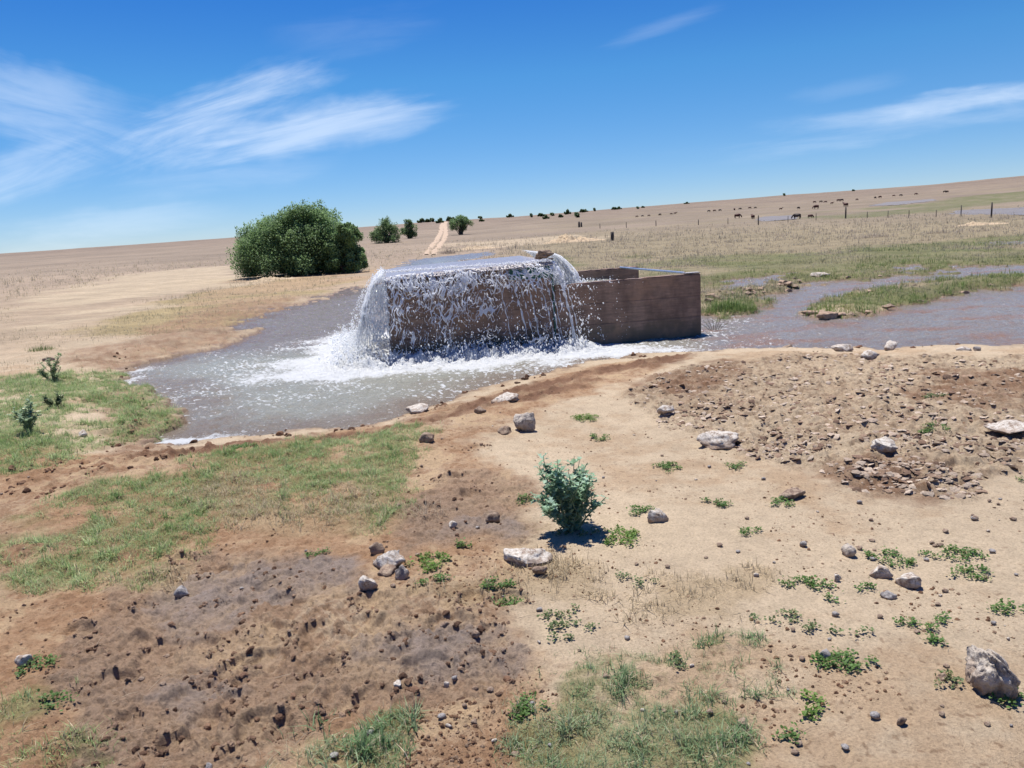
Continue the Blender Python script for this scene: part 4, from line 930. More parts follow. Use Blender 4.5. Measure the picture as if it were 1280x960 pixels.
R_ = [
 ('boulder', 1237, 856, 70, 54, MR_M, 'largest rough mottled pale and grey rock at the right edge', 1, 5),
 ('rock', 657, 538, 28, 23, MR_M, 'chunky pitted stone between the shore and the blue green thistle', 2, 4),
 ('rock', 631, 541, 18, 9, MR_B, 'small brown stone just left of the chunky pitted stone', 3, 3),
 ('rock', 896, 558, 54, 17, MR_W, 'wide white slab on the sand below the rubble', 4, 4),
 ('rock', 527, 514, 30, 9, MR_W, 'pale flat stone at the water edge above the lawn tip', 5, 4),
 ('rock', 633, 502, 36, 10, MR_W, 'long pale flaky stone on the wet shore', 6, 4),
 ('rock', 599, 515, 16, 8, MR_B, 'small dark brown stone on the shore left of the flaky stone', 7, 3),
 ('rock', 533, 553, 20, 12, MR_B, 'buff stone at the right tip of the lawn', 8, 3),
 ('rock', 822, 652, 28, 17, MR_W, 'pink white block right of the blue green thistle', 9, 4),
 ('rock', 656, 700, 62, 13, MR_W, 'flat white crust of stone set in the soil below the thistle', 10, 4),
 ('rock', 673, 719, 20, 12, MR_B, 'dark topped brown stone under the flat white crust', 11, 3),
 ('rock', 617, 650, 19, 13, MR_B, 'rounded brown stone on the grey mud left of the thistle', 12, 3),
 ('rock', 566, 660, 12, 8, MR_W, 'small white oval stone left of the rounded brown stone', 13, 3),
 ('rock', 490, 706, 42, 20, MR_W, 'widest rough pale stone in the little pile above the mud', 14, 4),
 ('rock', 503, 723, 18, 19, MR_M, 'grey white upright stone at the right of the little pile', 15, 4),
 ('rock', 460, 735, 24, 18, MR_W, 'pale stone lowest in the little pile', 16, 4),
 ('rock', 472, 692, 20, 13, MR_B, 'brown earthy lump at the top of the little pile', 17, 3),
 ('rock', 481, 717, 26, 7, MR_B, 'flat brown stone in the middle of the little pile', 18, 3),
 ('rock', 1060, 694, 15, 14, MR_M, 'small two tone stone alone on the sand above the weed with white stones', 19, 3),
 ('rock', 1098, 721, 26, 14, MR_W, 'smooth white stone touching the large weed on the right', 20, 4),
 ('rock', 1135, 733, 28, 17, MR_W, 'knobbly white stone right of the smooth white stone', 21, 4),
 ('rock', 1110, 746, 20, 8, MR_G, 'grey flat stone below the smooth white stone', 22, 3),
 ('rock', 1046, 727, 9, 10, MR_W, 'tiny pale upright stone among the weeds', 23, 3),
 ('rock', 1105, 566, 32, 15, MR_W, 'lumpy pale stone in the lower part of the rubble', 24, 4),
 ('rock', 989, 622, 36, 10, MR_B, 'flat grey brown flake below the rubble', 25, 4),
 ('rock', 1262, 544, 50, 12, MR_W, 'white slab cut by the right edge of the picture', 26, 4),
 ('rock', 1052, 439, 26, 10, MR_W, 'white stone on the waterline, leftmost of the shore stones', 27, 3),
 ('rock', 1113, 437, 18, 12, MR_W, 'white pointed stone on the waterline, middle of the shore stones', 28, 3),
 ('rock', 1084, 449, 24, 13, MR_W, 'cream stone just below the waterline stones', 29, 3),
 ('rock', 1205, 438, 20, 6, MR_W, 'thin white stone on the waterline far right', 30, 3),
 ('rock', 1221, 438, 9, 6, MR_G, 'dark stone beside the thin white waterline stone', 31, 3),
 ('rock', 1036, 401, 27, 14, MR_R, 'smooth round brown stone lying in the stream', 32, 4),
 ('rock', 1014, 391, 24, 6, MR_R, 'flat tan stone just left of the round brown stone', 33, 3),
 ('rock', 1023, 351, 24, 5, MR_W, 'pale flat stone on the far bar of the stream', 34, 3),
 ('rock', 105, 546, 12, 8, MR_W, 'white stone on the muddy left bank', 35, 3),
 ('rock', 31, 831, 18, 14, MR_W, 'pale grey stone beside a weed near the left edge', 36, 3),
 ('rock', 229, 743, 20, 14, MR_G, 'dark grey clod on the upper edge of the mud', 37, 3),
 ('rock', 261, 958, 9, 9, MR_G, 'blue grey pebble at the bottom edge', 38, 3),
 ('rock', 1030, 821, 14, 11, MR_G, 'light grey pebble above the straggling weed', 39, 3),
 ('rock', 556, 780, 14, 7, MR_B, 'flat brown stone right of the mud', 40, 3),
 ('rock', 595, 794, 11, 8, MR_B, 'brown knob right of the flat brown stone', 41, 3),
 ('rock', 497, 861, 10, 6, MR_W, 'pale chip in the middle of the dark mud', 42, 3),
 ('rock', 558, 857, 7, 9, MR_W, 'small white chip on the grey mud streak', 43, 3),
 ('rock', 1127, 906, 13, 13, MR_B, 'reddish brown clod low on the right sand', 44, 3),
 ('rock', 926, 908, 14, 9, MR_B, 'brown clod right of the creeping grass', 45, 3),
 ('rock', 1180, 848, 15, 7, MR_B, 'brown stone just left of the largest rock', 46, 3),
 ('rock', 832, 520, 22, 10, MR_W, 'pale stone at the left end of the rubble', 47, 3),
 ('rock', 984, 432, 16, 7, MR_B, 'dark clod in the stream near the bank', 48, 3),
 ('rock', 60, 451, 14, 5, MR_B, 'dark clod behind the upper left thistle', 49, 3),
]
for nm, px, py, w_, h_, mt, lb, sd, sb in R_:
    rock(nm, px, py, w_, h_, mt, lb, sd, sub=sb, ang=0.3 if nm == 'boulder' else 0.2, sink=0.42 if h_ < 12 or px == 656 else 0.26)
# clump of crust on the plate corner
o = rock('crust_lump', 660, 452, 26, 12, MR_B, 'rough crust lump sitting on the tank corner by the green plate', 77, sub=4, ang=0.45); o['category'] = 'lump'
o.location = T(US - 0.13, 0.02, TTOP + 0.055); o.scale = (1.0, 1.0, 1.0)
# stony bar beside the upper stream
rr = random.Random(8); sb_ = [rock('stone', 888, 372, 14, 5, MR_R, 'tan stone on the stony bar of the stream', 301, sub=3), rock('stone', 915, 368, 12, 4, MR_B, 'tan stone on the stony bar of the stream', 302, sub=3)]
for s in sb_: s['group'] = 'stones on the stream bar'
for i in range(46):
    f = rr.random(); px = 884 + 115 * f; py = 376 - 20 * f + rr.gauss(0, 3.0); p = gp(px, py)
    c = sb_[i % 2].copy(); COL.objects.link(c); c.location = p; c.rotation_euler = (0, 0, rr.random() * 6.28); k = rr.uniform(0.3, 1.0); c.scale = (k, k, k * rr.uniform(.9, 1.6))
for i, (px, py) in enumerate([(1050,397),(1064,394),(1085,392),(1112,386),(1150,380),(1178,373),(1205,368),(1238,364),(1088,366),(1142,357),(1060,350),(1100,345),(968,398),(1030,354)]):
    c = sb_[i % 2].copy(); COL.objects.link(c); c.location = gp(px, py); c.rotation_euler = (0, 0, rr.random() * 6.28); k = rr.uniform(0.5, 1.2); c.scale = (k, k, k); c['label'] = 'tan stone half sunk along the grassy island edge in the stream'; c['group'] = 'stones along the grassy island'
# pebbles scattered on the sand
peb = [rock('pebble', 1005, 683, 9, 7, MR_G, 'small dark grey pebble on the bare sand', 401, sub=2), rock('pebble', 1217, 650, 9, 6, MR_B, 'small brown pebble on the bare sand', 402, sub=2), rock('pebble', 945, 720, 8, 5, MR_W, 'small pale pebble on the bare sand', 403, sub=2)]
for s in peb: s['group'] = 'pebbles scattered on the bare soil'
spots = [(1005,683),(955,600),(900,683),(1217,650),(1237,628),(1075,630),(1265,650),(1240,690),(1158,700),(1090,700),(1022,640),(922,690),(870,600),(1270,720),(1180,740),(1045,770),(1260,800)]
n0 = 0
while n0 < 150:
    if n0 < len(spots): px, py = spots[n0]
    else:
        px = rr.uniform(0, 1290); py = 480 + 480 * rr.random()
        if px < 520 and rr.random() < 0.5: continue
    p = gp(px, py); s_, mk_ = G(np.array([p.x]), np.array([p.y]), need=True)[1:]
    if s_[0] < 0.1: n0 += 1; continue
    src = peb[0 if (n0 < len(spots) and n0 % 2) else (1 if rr.random() < 0.6 else rr.choice([0, 2]))]
    if n0 < 3: pass
    c = src.copy(); COL.objects.link(c); c.location = p; c.rotation_euler = (0, 0, rr.random() * 6.28); k = rr.uniform(0.3, 0.8) if n0 >= len(spots) else rr.uniform(.5, 0.9); c.scale = (k * rr.uniform(.8, 1.3), k, k * rr.uniform(.6, 1)); n0 += 1
# rubble flakes and clods: nobody could count them
TPL = []
for i in range(8):
    bm = bmesh.new(); bmesh.ops.create_icosphere(bm, subdivisions=2 if i < 4 else 1, radius=1); q = random.Random(i); of = Vector((i * 7.1, 3, 1))
    for v in bm.verts:
        v.co = v.co * (1 + 0.55 * mnoise.noise(v.co * 1.3 + of) + 0.25 * mnoise.noise(v.co * 3.5 + of)); v.co.x *= 1.25
        if i >= 4: v.co.z *= 0.24
        v.co.z = max(v.co.z, -0.25)
    TPL.append((np.array([v.co[:] for v in bm.verts]), np.array([[v.index for v in f.verts] for f in bm.faces]))); bm.free()
def crumbs(name, label, n, seed, accept, smin, smax, cols, tp, pw=3, r0=1.8, r1=12, tilt=0.35):
    r = np.random.default_rng(seed); rr_ = 1 / (1 / r1 + r.random(n) * (1 / r0 - 1 / r1)); az = (r.random(n) - .5) * D(84)
    x, y = rr_ * np.sin(az), rr_ * np.cos(az); z, s, mk_ = G(x, y, need=True); ok = accept(x, y, s, mk_, r) & (s > 0.02); x, y, z = x[ok], y[ok], z[ok]; parts = []
    for k, ti in enumerate(tp):
        sl_ = slice(k, None, len(tp)); m_ = len(x[sl_]); c = cols[r.integers(0, len(cols), m_)] * (0.75 + 0.5 * r.random((m_, 1)))
        sz = smin + (smax - smin) * r.random(m_) ** pw
        parts.append(scatter(*TPL[ti], np.stack([x[sl_], y[sl_], z[sl_]], 1), r.random(m_) * 6.28, sz, tilt=r.normal(0, tilt, m_), col=c, zs=0.7 + 0.6 * r.random(m_)))
    v, f, c = cat(parts); return tag(mesh_np(name, v, f, MG, col=c, attrs={'wet': np.zeros(len(v))}, smooth=False), label, 'soil crumbs', kind='stuff')
rhp = np.random.default_rng(77); rp, rc_, rs_ = [], [], []
for hx, hy, an, sz, dp in HP:
    n = rhp.integers(14, 44); a0 = rhp.random() * 6.28; a = a0 + rhp.random(n) * rhp.uniform(2.5, 5.0); q = 1.12 + rhp.normal(0, 0.13, n)
    u = np.cos(a) * q * sz * 1.35; v = np.sin(a) * q * sz; x = hx + u * math.cos(an) - v * math.sin(an); y = hy + u * math.sin(an) + v * math.cos(an)
    z = G(x, y); rp.append(np.stack([x, y, z + 0.001], 1)); rs_.append(0.001 + 0.009 * rhp.random(n) ** 2.5); rc_.append(np.array([A(176, 144, 118), A(150, 118, 94), A(194, 162, 134)])[rhp.integers(0, 3, n)])
rp = np.concatenate(rp); rs_ = np.concatenate(rs_); rc_ = np.concatenate(rc_); parts = []
for k in range(4):
    sl_ = slice(k, None, 4); parts.append(scatter(*TPL[k], rp[sl_], rhp.random(len(rp[sl_])) * 6.28, rs_[sl_], tilt=rhp.normal(0, .4, len(rp[sl_])), col=rc_[sl_]))
v, f, c = cat(parts); tag(mesh_np('hoof_print_rims', v, f, MG, col=c, attrs={'wet': np.zeros(len(v))}, smooth=False), 'crumbled mud pushed up round the hoof prints', 'soil crumbs', kind='stuff')
clus = lambda x, y, s_=0.5, sd=211: fbm(x, y, s_, 3, sd)
crumbs('mud_flakes', 'curled flakes of dried mud covering the churned ground on the right', 60000, 501, lambda x, y, s, m_, r: (m_['rubble'] > 0.4) & (r.random(len(x)) < 0.55 + 0.9 * clus(x, y)), 0.004, 0.032, np.array([A(234, 212, 188), A(190, 160, 134), A(160, 130, 108), A(220, 196, 172)]), [4, 5, 6, 7], 2.2, r0=4, r1=11.5, tilt=0.4)
crumbs('mud_clods', 'dark crumbly clods kicked up over the trampled mud', 8000, 502, lambda x, y, s, m_, r: (m_['mud'] > 0.3) & (r.random(len(x)) < 0.12 + 1.6 * np.clip(clus(x, y, 0.35, 213), 0, 1)), 0.002, 0.015, np.array([A(150, 116, 92), A(172, 136, 108), A(126, 96, 76)]), [0, 1, 2, 3], 3.5)
crumbs('soil_crumbs', 'fine brown crumbs sprinkled over the reddish and sandy soil', 52000, 503, lambda x, y, s, m_, r: (m_['mud'] < 0.5) & (m_['green'] < 0.3) & (r.random(len(x)) < 0.10 + 0.35 * m_['brown'] + 0.8 * clus(x, y, 0.6, 215)), 0.0014, 0.008, np.array([A(166, 128, 98), A(136, 102, 78), A(196, 164, 134)]), [0, 1, 2, 3], 4, r0=1.8, r1=13)
crumbs('shore_clods', 'brown clods along the eroded left shore of the pool', 16000, 504, lambda x, y, s, m_, r: ((m_['leftred'] > 0.3) | ((s < 0.25) & (s > 0.02))) & (r.random(len(x)) < 0.3 + 0.9 * clus(x, y, 0.5, 217)), 0.003, 0.030, np.array([A(140, 100, 76), A(104, 76, 58), A(168, 130, 100)]), [0, 1, 2, 3], 3.5, r0=4.5, r1=15)
# ------------------------------------------------------------------ low weeds
LV = np.array([(0, 0, 0), (-.42, .45, .10), (0, .5, .02), (.42, .45, .10), (-.3, .85, .10), (0, 1.0, 0.0), (.3, .85, .10)]); LFt = np.array([(0, 2, 1), (0, 3, 2), (1, 2, 4), (2, 5, 4), (2, 3, 6), (2, 6, 5)])
def weed(px, py, w_, h_, label, seed, dens=1.0, tone=0, group='low green weeds on the bare sand'):
    p = gp(px, py); s = mpp(p); r = np.random.default_rng(seed + 3000)
    RX_ = w_ * s / 2; el = math.asin(min(1, 1.6 / p.length)) ; RY_ = h_ * s / 2 / max(0.2, (EYE / (Vector((0, 0, EYE)) - p).length))
    RY_ = min(RY_, RX_ * 1.3)
    n = int(np.clip(RX_ * RY_ * 3.14 * 16000 * dens, 30, 900))
    nc = max(3, n // 22); ca_ = r.random(nc) * 6.28; cq = np.sqrt(r.random(nc)); cx, cy = RX_ * cq * np.cos(ca_), RY_ * cq * np.sin(ca_)
    k = r.integers(0, nc, n); x = cx[k] + r.normal(0, 0.013, n); y = cy[k] + r.normal(0, 0.013, n)
    z = G(x + p.x, y + p.y) - p.z + 0.004 + 0.016 * r.random(n)
    c0 = [np.array([.11, .20, .05]), np.array([.14, .19, .075]), np.array([.15, .25, .05])][tone]
    c = c0[None] * (0.7 + 0.65 * r.random((n, 1))); dead = r.random(n) < 0.07; c[dead] = (.32, .26, .13)
    v, f, c = scatter(LV, LFt, np.stack([x, y, z], 1), r.random(n) * 6.28, 0.006 + 0.009 * r.random(n), tilt=np.abs(r.normal(0.3, 0.4, n)), col=c)
    o = mesh_np('weed_patch', v, f, MLF, col=c); o.location = p; return tag(o, label, 'weed', group)
WD = [(730,524,36,8,'narrow bright weed on the sand above the thistle'),(748,548,22,7,'small weed just above the thistle top'),(834,585,32,12,'weed midway between the thistle and the white slab'),(921,584,22,9,'weed under the white slab'),(975,631,32,9,'weed below the flat grey brown flake'),
 (896,630,26,12,'pair of leafy sprigs left of the flat brown flake'),(936,667,34,7,'low weed in a short row on the open sand'),(626,734,52,14,'upper of two weeds below the flat white crust'),(632,750,42,12,'lower of two weeds below the flat white crust'),(534,706,48,24,'bright green bushy weed right of the little stone pile'),
 (546,730,40,10,'sparse weed under the bushy one'),(706,769,56,12,'upper of two clover weeds left of the dry grass'),(710,790,66,18,'lower of two clover weeds left of the dry grass'),(782,724,20,18,'upright weed left of the dry patch'),(812,730,34,10,'flat weed above the dry patch'),
 (802,640,28,16,'weed touching the pink white block'),(775,672,46,26,'bright weed at the right foot of the thistle'),(720,668,60,10,'olive weeds under the thistle'),(1112,699,52,18,'dense weed with the smooth white stone beside it'),(1163,694,18,8,'small round weed right of the dense weed'),(1205,694,46,16,'weed in the upper right group by a grey pebble'),(1212,720,48,13,'weed below the upper right group'),
 (1012,732,70,13,'long weed left of the stones'),(1085,738,20,20,'upright weed left of the grey flat stone'),(1041,752,16,10,'little weed under the long weed'),(1136,780,24,13,'leftmost of the four weeds above the largest rock'),(1172,775,22,12,'top of the four weeds above the largest rock'),(1161,788,22,11,'middle of the four weeds above the largest rock'),
 (1170,806,30,13,'lowest of the four weeds above the largest rock'),(1258,762,50,12,'weed at the right edge above the largest rock'),(1032,789,50,12,'olive weed in the middle of the right sand'),(972,774,62,13,'straggling weed left of the olive weed'),(1078,794,26,7,'thin olive weed right of the others'),(1056,830,86,24,'wide straggling weed next to the grey pebble'),
 (1010,884,40,26,'round bright weed low on the right sand'),(992,922,38,13,'lowest weed near the bottom right'),(1256,873,42,14,'weed just below the largest rock'),(852,829,30,14,'dark weed at the top of the creeping grass'),(1190,855,40,18,'thin dry weed left of the largest rock'),(47,834,44,15,'weed beside the pale grey stone at the left'),
 (70,880,40,16,'small weed under the pale grey stone'),(665,890,40,30,'light green weed at the left edge of the creeping grass'),(395,693,26,8,'small weed below the lawn'),(1170,500,26,6,'little weed on the dark stain in the rubble'),(1168,540,40,7,'weed in the middle of the rubble'),(1276,602,12,14,'weed cut by the right edge'),(580,682,24,10,'sprig right of the grey mud'),(655,628,24,8,'sprig left of the thistle'),
 (300,560,40,8,'weed at the lawn top edge')]
for i, (px, py, w_, h_, lb) in enumerate(WD): weed(px, py, w_, h_, lb, i, 1.0 if 'olive' not in lb and 'dry' not in lb else 0.6, tone=1 if ('olive' in lb or 'dry' in lb or 'dark' in lb) else (2 if 'bright' in lb else 0))
# ------------------------------------------------------------------ thistles
THV = np.array([(0, 0, 0), (-.10, .18, .02), (.10, .18, .02), (-.30, .34, .10), (.30, .34, .10), (-.09, .44, .0), (.09, .44, .0), (-.26, .66, .09), (.26, .66, .09), (-.05, .72, -.02), (.05, .72, -.02), (0, 1.05, -.10)])
THF = np.array([(0, 2, 1), (1, 2, 6), (1, 6, 5), (1, 5, 3), (2, 4, 6), (5, 6, 10), (5, 10, 9), (5, 9, 7), (6, 8, 10), (9, 10, 11)])
def thistle(px, py, wpx, hpx, label, seed, nst=16, flowers=1, col=(np.array([.20, .33, .18]), np.array([.42, .57, .43])), lsize=0.05, leafn=26):
    p = gp(px, py); s = mpp(p); H = hpx * s; Wd = wpx * s / 2; r = random.Random(seed); root = empty('thistle', p); tag(root, label, 'thistle')
    parts = []; lp, lr, lt, ls, lc = [], [], [], [], []; tips = []
    def br(p0, d, L_, rad, lev):
        path = [p0]; q = p0.copy(); dd = d.copy(); n = 5
        for i in range(n):
            dd = (dd + Vector((r.gauss(0, .16), r.gauss(0, .16), 0.10))).normalized(); q = q + dd * L_ / n; path.append(q.copy())
        v, f = tube(path, [rad * (1 - 0.6 * i / n) for i in range(n + 1)], 5); parts.append((v, f, None))
        nl = int(leafn * (1 if lev == 0 else 0.6))
        for k in range(nl):
            fr = r.uniform(0.12, 1.0); i0 = min(int(fr * n), n - 1); pos = path[i0].lerp(path[i0 + 1], fr * n - i0)
            lp.append(tuple(pos)); lr.append(r.random() * 6.28); lt.append(r.uniform(-0.2, 0.9)); ls.append(lsize * (0.55 + 0.7 * r.random())); hgt = pos.z / H
            cc = col[0] + (col[1] - col[0]) * r.random(); lc.append(cc * (0.8 + 0.4 * r.random()))
        tips.append(path[-1])
        if lev < 1:
            for k in range(3):
                fr = r.uniform(0.35, 0.85); i0 = int(fr * n); br(path[i0], (dd + Vector((r.gauss(0, .6), r.gauss(0, .6), 0.3))).normalized(), L_ * r.uniform(.35, .5), rad * .6, lev + 1)
    for k in range(nst):
        a = 6.28 * k / nst + r.gauss(0, .3); o_ = r.uniform(0.15, 1.0); d = Vector((math.cos(a) * o_ * Wd, math.sin(a) * o_ * Wd * 0.8, H * r.uniform(.7, 1.0) * (1 - 0.55 * o_ * o_))); br(Vector((r.gauss(0, .01), r.gauss(0, .01), -.01)), d.normalized(), d.length * 0.86, 0.006, 0)
    v, f, _ = cat(parts); mesh_np('stem', v, f, simple('pale_green_stem', (.16, .22, .13), .7), root)
    v, f, c = scatter(THV, THF, np.array(lp), np.array(lr), np.array(ls), tilt=np.array(lt), col=np.array(lc)); mesh_np('foliage', v, f, MBL, root, col=c)['kind'] = 'stuff'
    tips.sort(key=lambda q: -q.z)
    for k in range(flowers):
        c = tips[(k * 5 + len(tips) // 3) % len(tips)]; bm = bmesh.new()
        for j in range(6):
            a = j * 1.047; vs_ = [bm.verts.new(Vector((math.cos(a + o) * rr_, math.sin(a + o) * rr_, zz))) for o, rr_, zz in ((0, .004, 0), (-.5, .020, .010), (0, .028, .013), (.5, .020, .010))]; bm.faces.new(vs_)
        o = bm_obj('flower', bm, MPET, root, True); o.location = c + Vector((0, -0.005, 0.005))
    return root
th = thistle(716, 664, 122, 114, 'spiky blue green thistle bush on the sand in the middle foreground', 15, nst=24, flowers=1, lsize=0.050, leafn=26)
thistle(66, 477, 46, 44, 'taller thin thistle with pale flowers, uppermost on the left bank', 6, nst=7, flowers=3, col=(np.array([.20, .28, .13]), np.array([.38, .46, .27])), lsize=0.055, leafn=22)
thistle(36, 541, 50, 48, 'thistle with pale flowers low on the left bank near the picture edge', 7, nst=8, flowers=3, col=(np.array([.2, .3, .16]), np.array([.4, .5, .34])), lsize=0.05, leafn=26)
thistle(68, 510, 40, 26, 'short thistle between the two taller ones on the left bank', 8, nst=6, flowers=2, col=(np.array([.08, .12, .05]), np.array([.17, .21, .11])), lsize=0.05, leafn=18)
# leafless sprig by the trough corner
p = gp(893, 420); root = empty('bare_sprig', p); tag(root, 'few bare dark stalks fanning out of the water beside the trough corner', 'plant'); parts = []
for k in range(8):
    a = -1.1 + k * .32; d = Vector((math.sin(a) * .25, rr.gauss(0, .05), .30 * math.cos(a * .7))); pts = [Vector((0, 0, -.03)), d * .5 + Vector((0, 0, .03)), d]; v, f = tube(pts, [.006, .005, .002], 5); parts.append((v, f, None))
v, f, _ = cat(parts); mesh_np('stalk', v, f, simple('dull_stalk', (.07, .08, .04)), root)['kind'] = 'stuff'
p = gp(540, 645); root2 = clump('dead_sprig', 538, 645, 46, 0.12, 60, (np.array([.5, .4, .28]), np.array([.6, .5, .36])), 'dead straw coloured sprig on the brown soil left of the thistle', 'dead plant', 21, w=0.03, lean=1.4)
# ------------------------------------------------------------------ bushes and trees
def bush(name, px, py, wpx, hpx, label, seed, cat_='bush', leaves=26000, lsz=0.10, group=None, lobes=46, tone=1.0, trunk=0.0, ztop=None, tilt_top=True, depth=0.8, place=None):
    p = place or gp(px, py); s = mpp(p); Wd = wpx * s / 2; H = hpx * s; r = np.random.default_rng(seed); q = random.Random(seed)
    root = empty(name, p); tag(root, label, cat_, group)
    cr = []
    zb = trunk * H
    for i in range(lobes):
        a = q.random() * 6.28; e = q.random() ** 0.6; zf = q.random()
        prof = math.sqrt(max(0.02, 1 - (max(0, zf - 0.28) / 0.80) ** 2))
        rr_ = Wd * prof * (e * 0.88); hx = rr_ * math.cos(a)
        topf = (1.0 - 0.16 * abs(hx / Wd) + 0.08 * math.sin(hx / Wd * 5 + seed)) * (0.92 + 0.1 * q.random())
        rad = (0.10 + 0.10 * q.random()) * min(Wd, H * 1.2) * (1.5 if lobes < 20 else (1.35 if lobes < 61 else 1.0))
        cr.append((hx, rr_ * math.sin(a) * depth, zb + rad * 0.6 + zf * max(0.05, (H - zb) * topf - rad * 1.5), rad))
    cr = np.array(cr); n = leaves
    k = r.integers(0, lobes, n); d = r.normal(size=(n, 3)); d /= np.linalg.norm(d, axis=1)[:, None]
    R = cr[k, 3] * (0.45 + 0.75 * r.random(n) ** 0.8); R *= 1 + 0.35 * np.maximum(0, pn(d[:, 0] * 3 + k, d[:, 2] * 3, 5))
    P = cr[k, :3] + d * R[:, None]
    # sprays reaching out beyond the outline
    ns = max(6, lobes * 2); sp_n = n // 7; ks = r.integers(0, ns, sp_n)
    so_ = cr[r.integers(0, lobes, ns)]; sdv = r.normal(size=(ns, 3)) * [0.7, 0.7, 0.3] + [0, 0, 0.8]; sdv /= np.linalg.norm(sdv, axis=1)[:, None]; tl = r.random(sp_n)
    P[:sp_n] = so_[ks, :3] + sdv[ks] * (so_[ks, 3] * (0.7 + 0.75 * tl))[:, None] + r.normal(size=(sp_n, 3)) * 0.045 * (1.2 - tl)[:, None] * min(Wd, H)
    P[:, 2] = np.clip(P[:, 2], 0.03 * H, H * 1.12)
    base_c = np.array([.20, .30, .13]) * tone; lc = 0.8 + 0.5 * r.random((n, 1)); lob = 0.8 + 0.45 * r.random(lobes)[k][:, None]
    col = base_c[None] * lc * lob + (r.random((n, 1)) < 0.12) * np.array([.05, .06, .01])[None]
    tV = np.array([(0, -.5, 0), (.32, 0, .08), (0, .5, 0), (-.32, 0, .08)]); tF = np.array([(0, 1, 2, 3)])
    # orient: random tilt both ways
    v, f, c = scatter(tV, tF, P, r.random(n) * 6.28, lsz * (0.6 + 0.8 * r.random(n)), tilt=r.normal(0.2, 0.8, n), col=col)
    o = mesh_np('crown', v, f, MLF, root, col=c, smooth=False)
    parts = []
    for i in range(min(40, lobes)):
        e = Vector(cr[i, :3]); st_ = Vector((q.gauss(0, .06) * Wd, q.gauss(0, .06) * Wd, -.05)); mid = st_.lerp(e, .5) + Vector((q.gauss(0, .05) * Wd, 0, .05 * H)); rb = 0.018 * H + .01
        v, f = tube([st_, mid, e], [rb, rb * .6, rb * .2], 6); parts.append((v, f, None))
    v, f, _ = cat(parts); mesh_np('trunk', v, f, MBARK, root)
    return root
bush('big_bush', 374, 344, 164, 84, 'large dense dark green bush on the far bank left of the tank', 12, leaves=170000, lsz=0.09, lobes=230)
bush('bush', 436, 341, 66, 60, 'looser bush leaning against the right side of the large bush', 13, leaves=42000, lsz=0.09, lobes=70)
bush('bush', 484, 304, 42, 30, 'round dark bush right behind the large one', 14, leaves=11000, lsz=0.22, lobes=60, tone=.8)
bush('bush', 512, 298, 24, 25, 'small upright bush right of the round dark bush', 15, leaves=8000, lsz=0.22, lobes=40, tone=.8)
bush('tree', 576, 293, 33, 26, 'flat topped thorn tree right of the dirt track', 16, 'tree', leaves=9000, lsz=0.24, lobes=45, trunk=0.22, tone=.9)
# stack at the ridge: many small trees
FT = [(527,277.5,14,6),(540,277,12,6),(534,278,10,5),(549,279,11,6),(551,276,8,5),(561,277,12,7),(566,275.5,10,5),(600,273.5,12,4),(601,277,9,4),(637,270,10,5),(664,272,8,6),(675,271,12,5),(682,274,9,6),(690,270,12,5),(700,272,8,5),(709,268,9,7),(721,272,14,8),(727,265.5,10,5),(731,265,8,4),(743,264,7,5),(767,262,11,4),(773,261.5,8,4),(797,261,8,4),(803,260,6,3),(858,255,7,3),(980,245,7,4),(1066,239,5,3)]
dt = []
for i in range(3): dt.append(bush('distant_tree', 600, 277, 12, 7, 'small dark round tree on the far skyline', 30 + i, 'tree', leaves=700, lsz=1.0, lobes=9, group='small trees along the far skyline', tone=.5, trunk=0.1))
s0 = mpp(dt[0].location)
for i, (px, py, w_, h_) in enumerate(FT):
    # stand on the plain; those on the ridge line stand a little before it
    yy3 = py
    p = hit_plane(px, py)
    k = 0
    while p.length > 690 and k < 14: yy3 += 0.5; k += 1; p = hit_plane(px, yy3)
    p.z = g1(p.x, p.y) - 0.2; c = dt[i % 3] if i < 3 else copy_tree(dt[i % 3]); c.location = p; sc = mpp(p) / s0; c.scale = (w_ / 12 * sc, w_ / 12 * sc, h_ / 7 * sc)
# small dry shrub by the track
clump('dry_shrub', 560, 317, 20, 0.75, 260, (np.array([.22, .18, .15]), np.array([.34, .28, .23])), 'leafless grey shrub beside the foot of the dirt track', 'shrub', 31, w=0.02, lean=0.9)
# ------------------------------------------------------------------ sand heap beyond the meadow
MSH = simple('dug_pale_sand', tuple(A(222, 196, 160)), 0.95, 2.2, 0.8, 1.12, 0.4, 0.05)
def heap(px, py, wpx, hpx, label, seed):
    p = hit_plane(px, py); p.z = g1(p.x, p.y); s = mpp(p); w = wpx * s; h = hpx * s
    n = 90; u, v = np.meshgrid(np.linspace(-1, 1, n), np.linspace(-1, 1, 50)); u = u.ravel(); v = v.ravel(); d = np.hypot(u, v)
    x, y = u * w / 2, v * w * 0.30
    z = h * np.clip(1 - d ** 1.5, 0, 1) * (0.6 + 0.5 * np.exp(-((u + 0.35) / 0.3) ** 2)) * (0.8 + 0.7 * fbm(x, y, w * 0.10, 5, seed, 0.6)) - 0.12 * (d > 0.93) - 0.03
    o = mesh_np('sand_heap', np.stack([x, y, z], 1), grid_faces(50, n)[:, ::-1], MSH); o.location = p; return tag(o, label, 'sand heap')
heap(718, 302, 86, 9, 'pale heap of dug sand with rough lumps in front of the short post', 3)
heap(600, 311, 70, 4, 'low pale sand spread right of the track foot', 5)
heap(345, 349, 90, 5, 'low bare earth mound in front of the large bush', 7)
heap(1230, 280, 80, 4, 'long pale earth hump beside the fence at the far right', 9)
